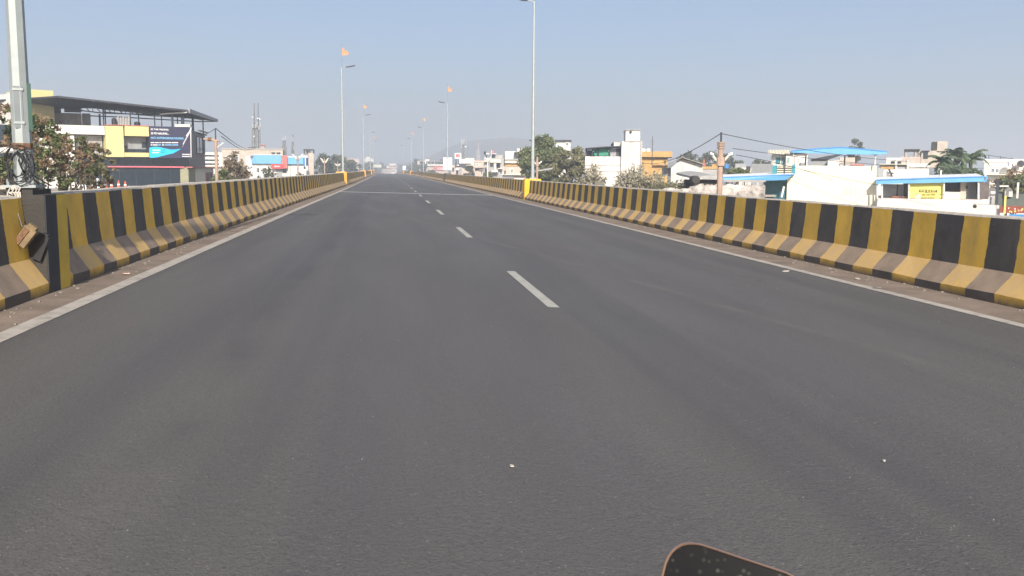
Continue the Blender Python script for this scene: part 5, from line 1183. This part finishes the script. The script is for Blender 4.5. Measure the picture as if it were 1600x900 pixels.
R_(T, F, 'dark_pillar', mat('brown_grey_tile', (.12, .10, .095), var=.3, scale=6), 1528.5, 280, 1545, 311.5, -.9, -.1)
b = B(); b.tube([F.px(1470, 266, 0), F.px(1470, 277, 0)], .04, 6); T.part('roof_pipe', b, POLEW)
R_(T, F, 'back_wall', SHEET, 1371, 262.5, 1381, 276, -3, -2.8); R_(T, F, 'back_wall', WHITE, 1381.2, 264.5, 1454, 276, -3.4, -3.1)
b = B(); b.tube([F.px(1390, 264, -2.9), F.px(1396, 278, -2.9)], .05, 5); b.tube([F.px(1389, 270, -2.9), F.px(1398, 271, -2.9)], .04, 5); T.part('roof_frame', b, STEELD)
# middle distance behind
F = FP(1374, 1460, 72); T = block('building', 'cream terrace building behind the long blue lean-to', 'building', F, WHITE, 1374, 1452, 257, 8)
R_(T, F, 'upper_block', WHITE, 1385, 246.5, 1408, 257, -5, -.2); R_(T, F, 'dark_opening', GLASSD, 1392, 251.8, 1408, 256, -.2, -.15); R_(T, F, 'ochre_band', OCHRE, 1376, 260, 1400, 264, 0, .1); R_(T, F, 'grey_band', GREYW, 1400.3, 257.4, 1417, 266, 0, .08); R_(T, F, 'ledge', CREAM, 1374, 256, 1418, 257.2, -.1, .4); posts(T, F, (1399.8, 1418), 250, 270, WHITE, .1, .2, 'pillar'); R_(T, F, 'side_room', WHITE, 1418.3, 255.6, 1452, 262, -3, .1)
F = FP(1408, 1482, 95); T = block('unfinished_building', 'unfinished concrete building with an open frame and a roof tower', 'building', F, PINK, 1408, 1445, 245, 8)
R_(T, F, 'tower_wall', BEIGE, 1440, 235.4, 1462, 262, -4, .1); R_(T, F, 'tower_head', BEIGE, 1464.8, 220.6, 1480, 236, -3, 0); R_(T, F, 'tower_side', DCONC, 1456.6, 221.6, 1464.6, 234.4, -3, -.1); R_(T, F, 'frame_slab', DCONC, 1413, 233, 1437.4, 235.4, -6, .1); posts(T, F, (1415.6, 1430.4, 1436.6), 235, 245.2, CONC, .17, -.3, 'column'); R_(T, F, 'dark_opening', GLASSD, 1443, 236.6, 1449.6, 248, .1, .16); R_(T, F, 'opening_lintel', DCONC, 1440.6, 235.4, 1452.6, 236.4, .1, .4); R_(T, F, 'stair_wall', BEIGE, 1462.3, 234.6, 1480, 264, -4, -.2)
palm(1494, 60, 247, 30, 'tallest palm with an upright spike of fronds behind the lean-to roof', 131, 18)
palm(1472, 58, 255, 26, 'lower left palm with drooping fronds behind the lean-to roof', 132, 16)
palm(1517, 61, 250, 30, 'right hand palm with a wide spread of fronds', 133, 18)
tree('tree', 'dense dark foliage filling in below the three palms', 1496, 57, 258, 296, 96, LEAFF, n=3600, leaf=.17, ncl=26, seed=134, depth=1.2)
F = FP(1536, 1640, 80); T = block('building', 'long pale building with a round tank at the right picture edge', 'building', F, WHITE, 1538, 1660, 254, 9, cap=.3)
R_(T, F, 'upper_wall', PINK, 1545, 251, 1572, 256, -5, -.5); R_(T, F, 'dark_ledge', DCONC, 1540, 250, 1660, 251, -5.5, -.2); R_(T, F, 'slab', CREAM, 1544, 272, 1660, 274, 0, .8); 
for x0 in (1549, 1556, 1576, 1584): win(T, F, x0, 263, x0 + 4.6, 270)
tank(1580, 78, 252, 259, 11, 'pale round tank on the long building at the right edge', WHT)
c = F.px(1594.5, 256, .6); b = B(); b.tube([c, c + F.nv * .12], .30, 14); solo('vent_fan', b, SHEETD, 'round dark fan on the long building by the right edge', 'fan', c)
b = B()
for k in range(3):
    p0 = P(1545 + k * 18, 250, 82); b.tube([p0, P(1545 + k * 18, 242 + k * 2, 82)], .03, 5)
b.tube([P(1541, 242, 82), P(1600, 251, 82)], .025, 5); solo('aerial_rack', b, STEELD, 'thin wire rack standing on the long pale building', 'aerial', P(1560, 250, 82))
bush('tree', 'rust twiggy tree at the right picture edge', 1588, 52, 256, 300, 74, LEAFR, n=1100, leaf=.11, twigs=70, seed=140, cat='tree')
tree('tree', 'green shrubbery low at the right picture edge', 1584, 50, 274, 312, 62, LEAFG, n=1700, leaf=.12, ncl=20, seed=141, depth=1.0, cat='shrub')
# entrance arches, gate, orange banner
F = FP(1546, 1640, 47); A = Thing('entrance_arch', 'dark entrance frame with white arched panels at the right edge', 'gateway', F.px(1580, 325, 0))
R_(A, F, 'frame_post', SHEETD, 1556.6, 283, 1559, 322, -.2, 0); R_(A, F, 'frame_beam', SHEETD, 1556.6, 282, 1640, 284, -.2, .02); R_(A, F, 'dark_back', mat('grey_green_wall', (.10, .115, .10)), 1560, 300, 1640, 326, -1.2, -1.0)
for x in (1551, 1576.5):
    b = B(); r = 6.2; F.pol(b, [(x - r, 308), (x + r, 308)] + [(x + r * math.cos(a), 299 - 5.4 * math.sin(a)) for a in [k * math.pi / 10 for k in range(11)]], -.9, -.8); A.part('arched_panel', b, WHITE)
R_(A, F, 'white_sign', WHITE, 1562, 289.6, 1576, 292, -.1, 0); R_(A, F, 'frame_post', POLEW, 1589.4, 285, 1591, 310, -.1, 0); R_(A, F, 'grey_wall', GREYW, 1546.5, 308.4, 1556.4, 320, -.9, -.7)
F = FP(1518, 1640, 40); A = Thing('railing_gate', 'pale vertical bar gate with a round wheel beside the white house', 'gate', F.px(1540, 335, 0))
for k in range(13): R_(A, F, 'bar', POLEW, 1526 + k * 2.6, 320, 1526.6 + k * 2.6, 336, 0, .03)
R_(A, F, 'top_rail', SHEETD, 1520, 318.4, 1560, 319.8, 0, .04); R_(A, F, 'white_pillar', WHITE, 1555, 321, 1562, 340, -.2, .0)
c = F.px(1523, 322.4, .05); b = B(); b.tube([c, c + F.nv * .10], .085, 14); A.part('wheel', b, BLACK)
A = Thing('orange_banner', 'orange and red festival banner low at the right picture edge', 'banner', F.px(1600, 335, .3)); bn = R_(A, F, 'banner_sheet', mat('red_orange_print', (.26, .065, .04), var=.3, scale=4), 1562.6, 321.4, 1640, 334, .2, .24)
for k in range(16):
    x = 1572 + rnd.random() * 40; y = 324 + rnd.random() * 7; b = B(); F.pol(b, [(x, y), (x + rnd.uniform(1, 3), y - 1), (x + rnd.uniform(2, 4), y + 1.2), (x + 1, y + 2)], .241 + k * .001, .2425 + k * .001); A.part('banner_mark', b, (YELP, CREAM, ORNG)[k % 3], parent=bn)
R_(A, F, 'blue_strip', BLUED, 1576, 334.2, 1640, 340, .18, .22); R_(A, F, 'yellow_post', YELP, 1569.4, 306, 1570.6, 334, .25, .3)
# ---- the hazy far skyline: one wood that reads as a mass, and a scatter of far houses
cl = []
for k in range(420):
    x = rnd.uniform(-420, 620); y = rnd.uniform(480, 900)
    if abs(x + .02 * y) < 24 and y < 620: continue
    h = rnd.uniform(4, 9); cl.append((x, y, GZ + h * .6, h * .62))
    if rnd.random() < .3: cl.append((x + rnd.uniform(-3, 3), y, GZ + h, h * .45))
o = bpy.data.objects.new('far_wood', leaf_mesh('far_wood', cl, 26000, 1.1, LEAFB, seed=77)); C.objects.link(o); tag(o, 'hazy mass of far trees along the whole horizon', kind='stuff')
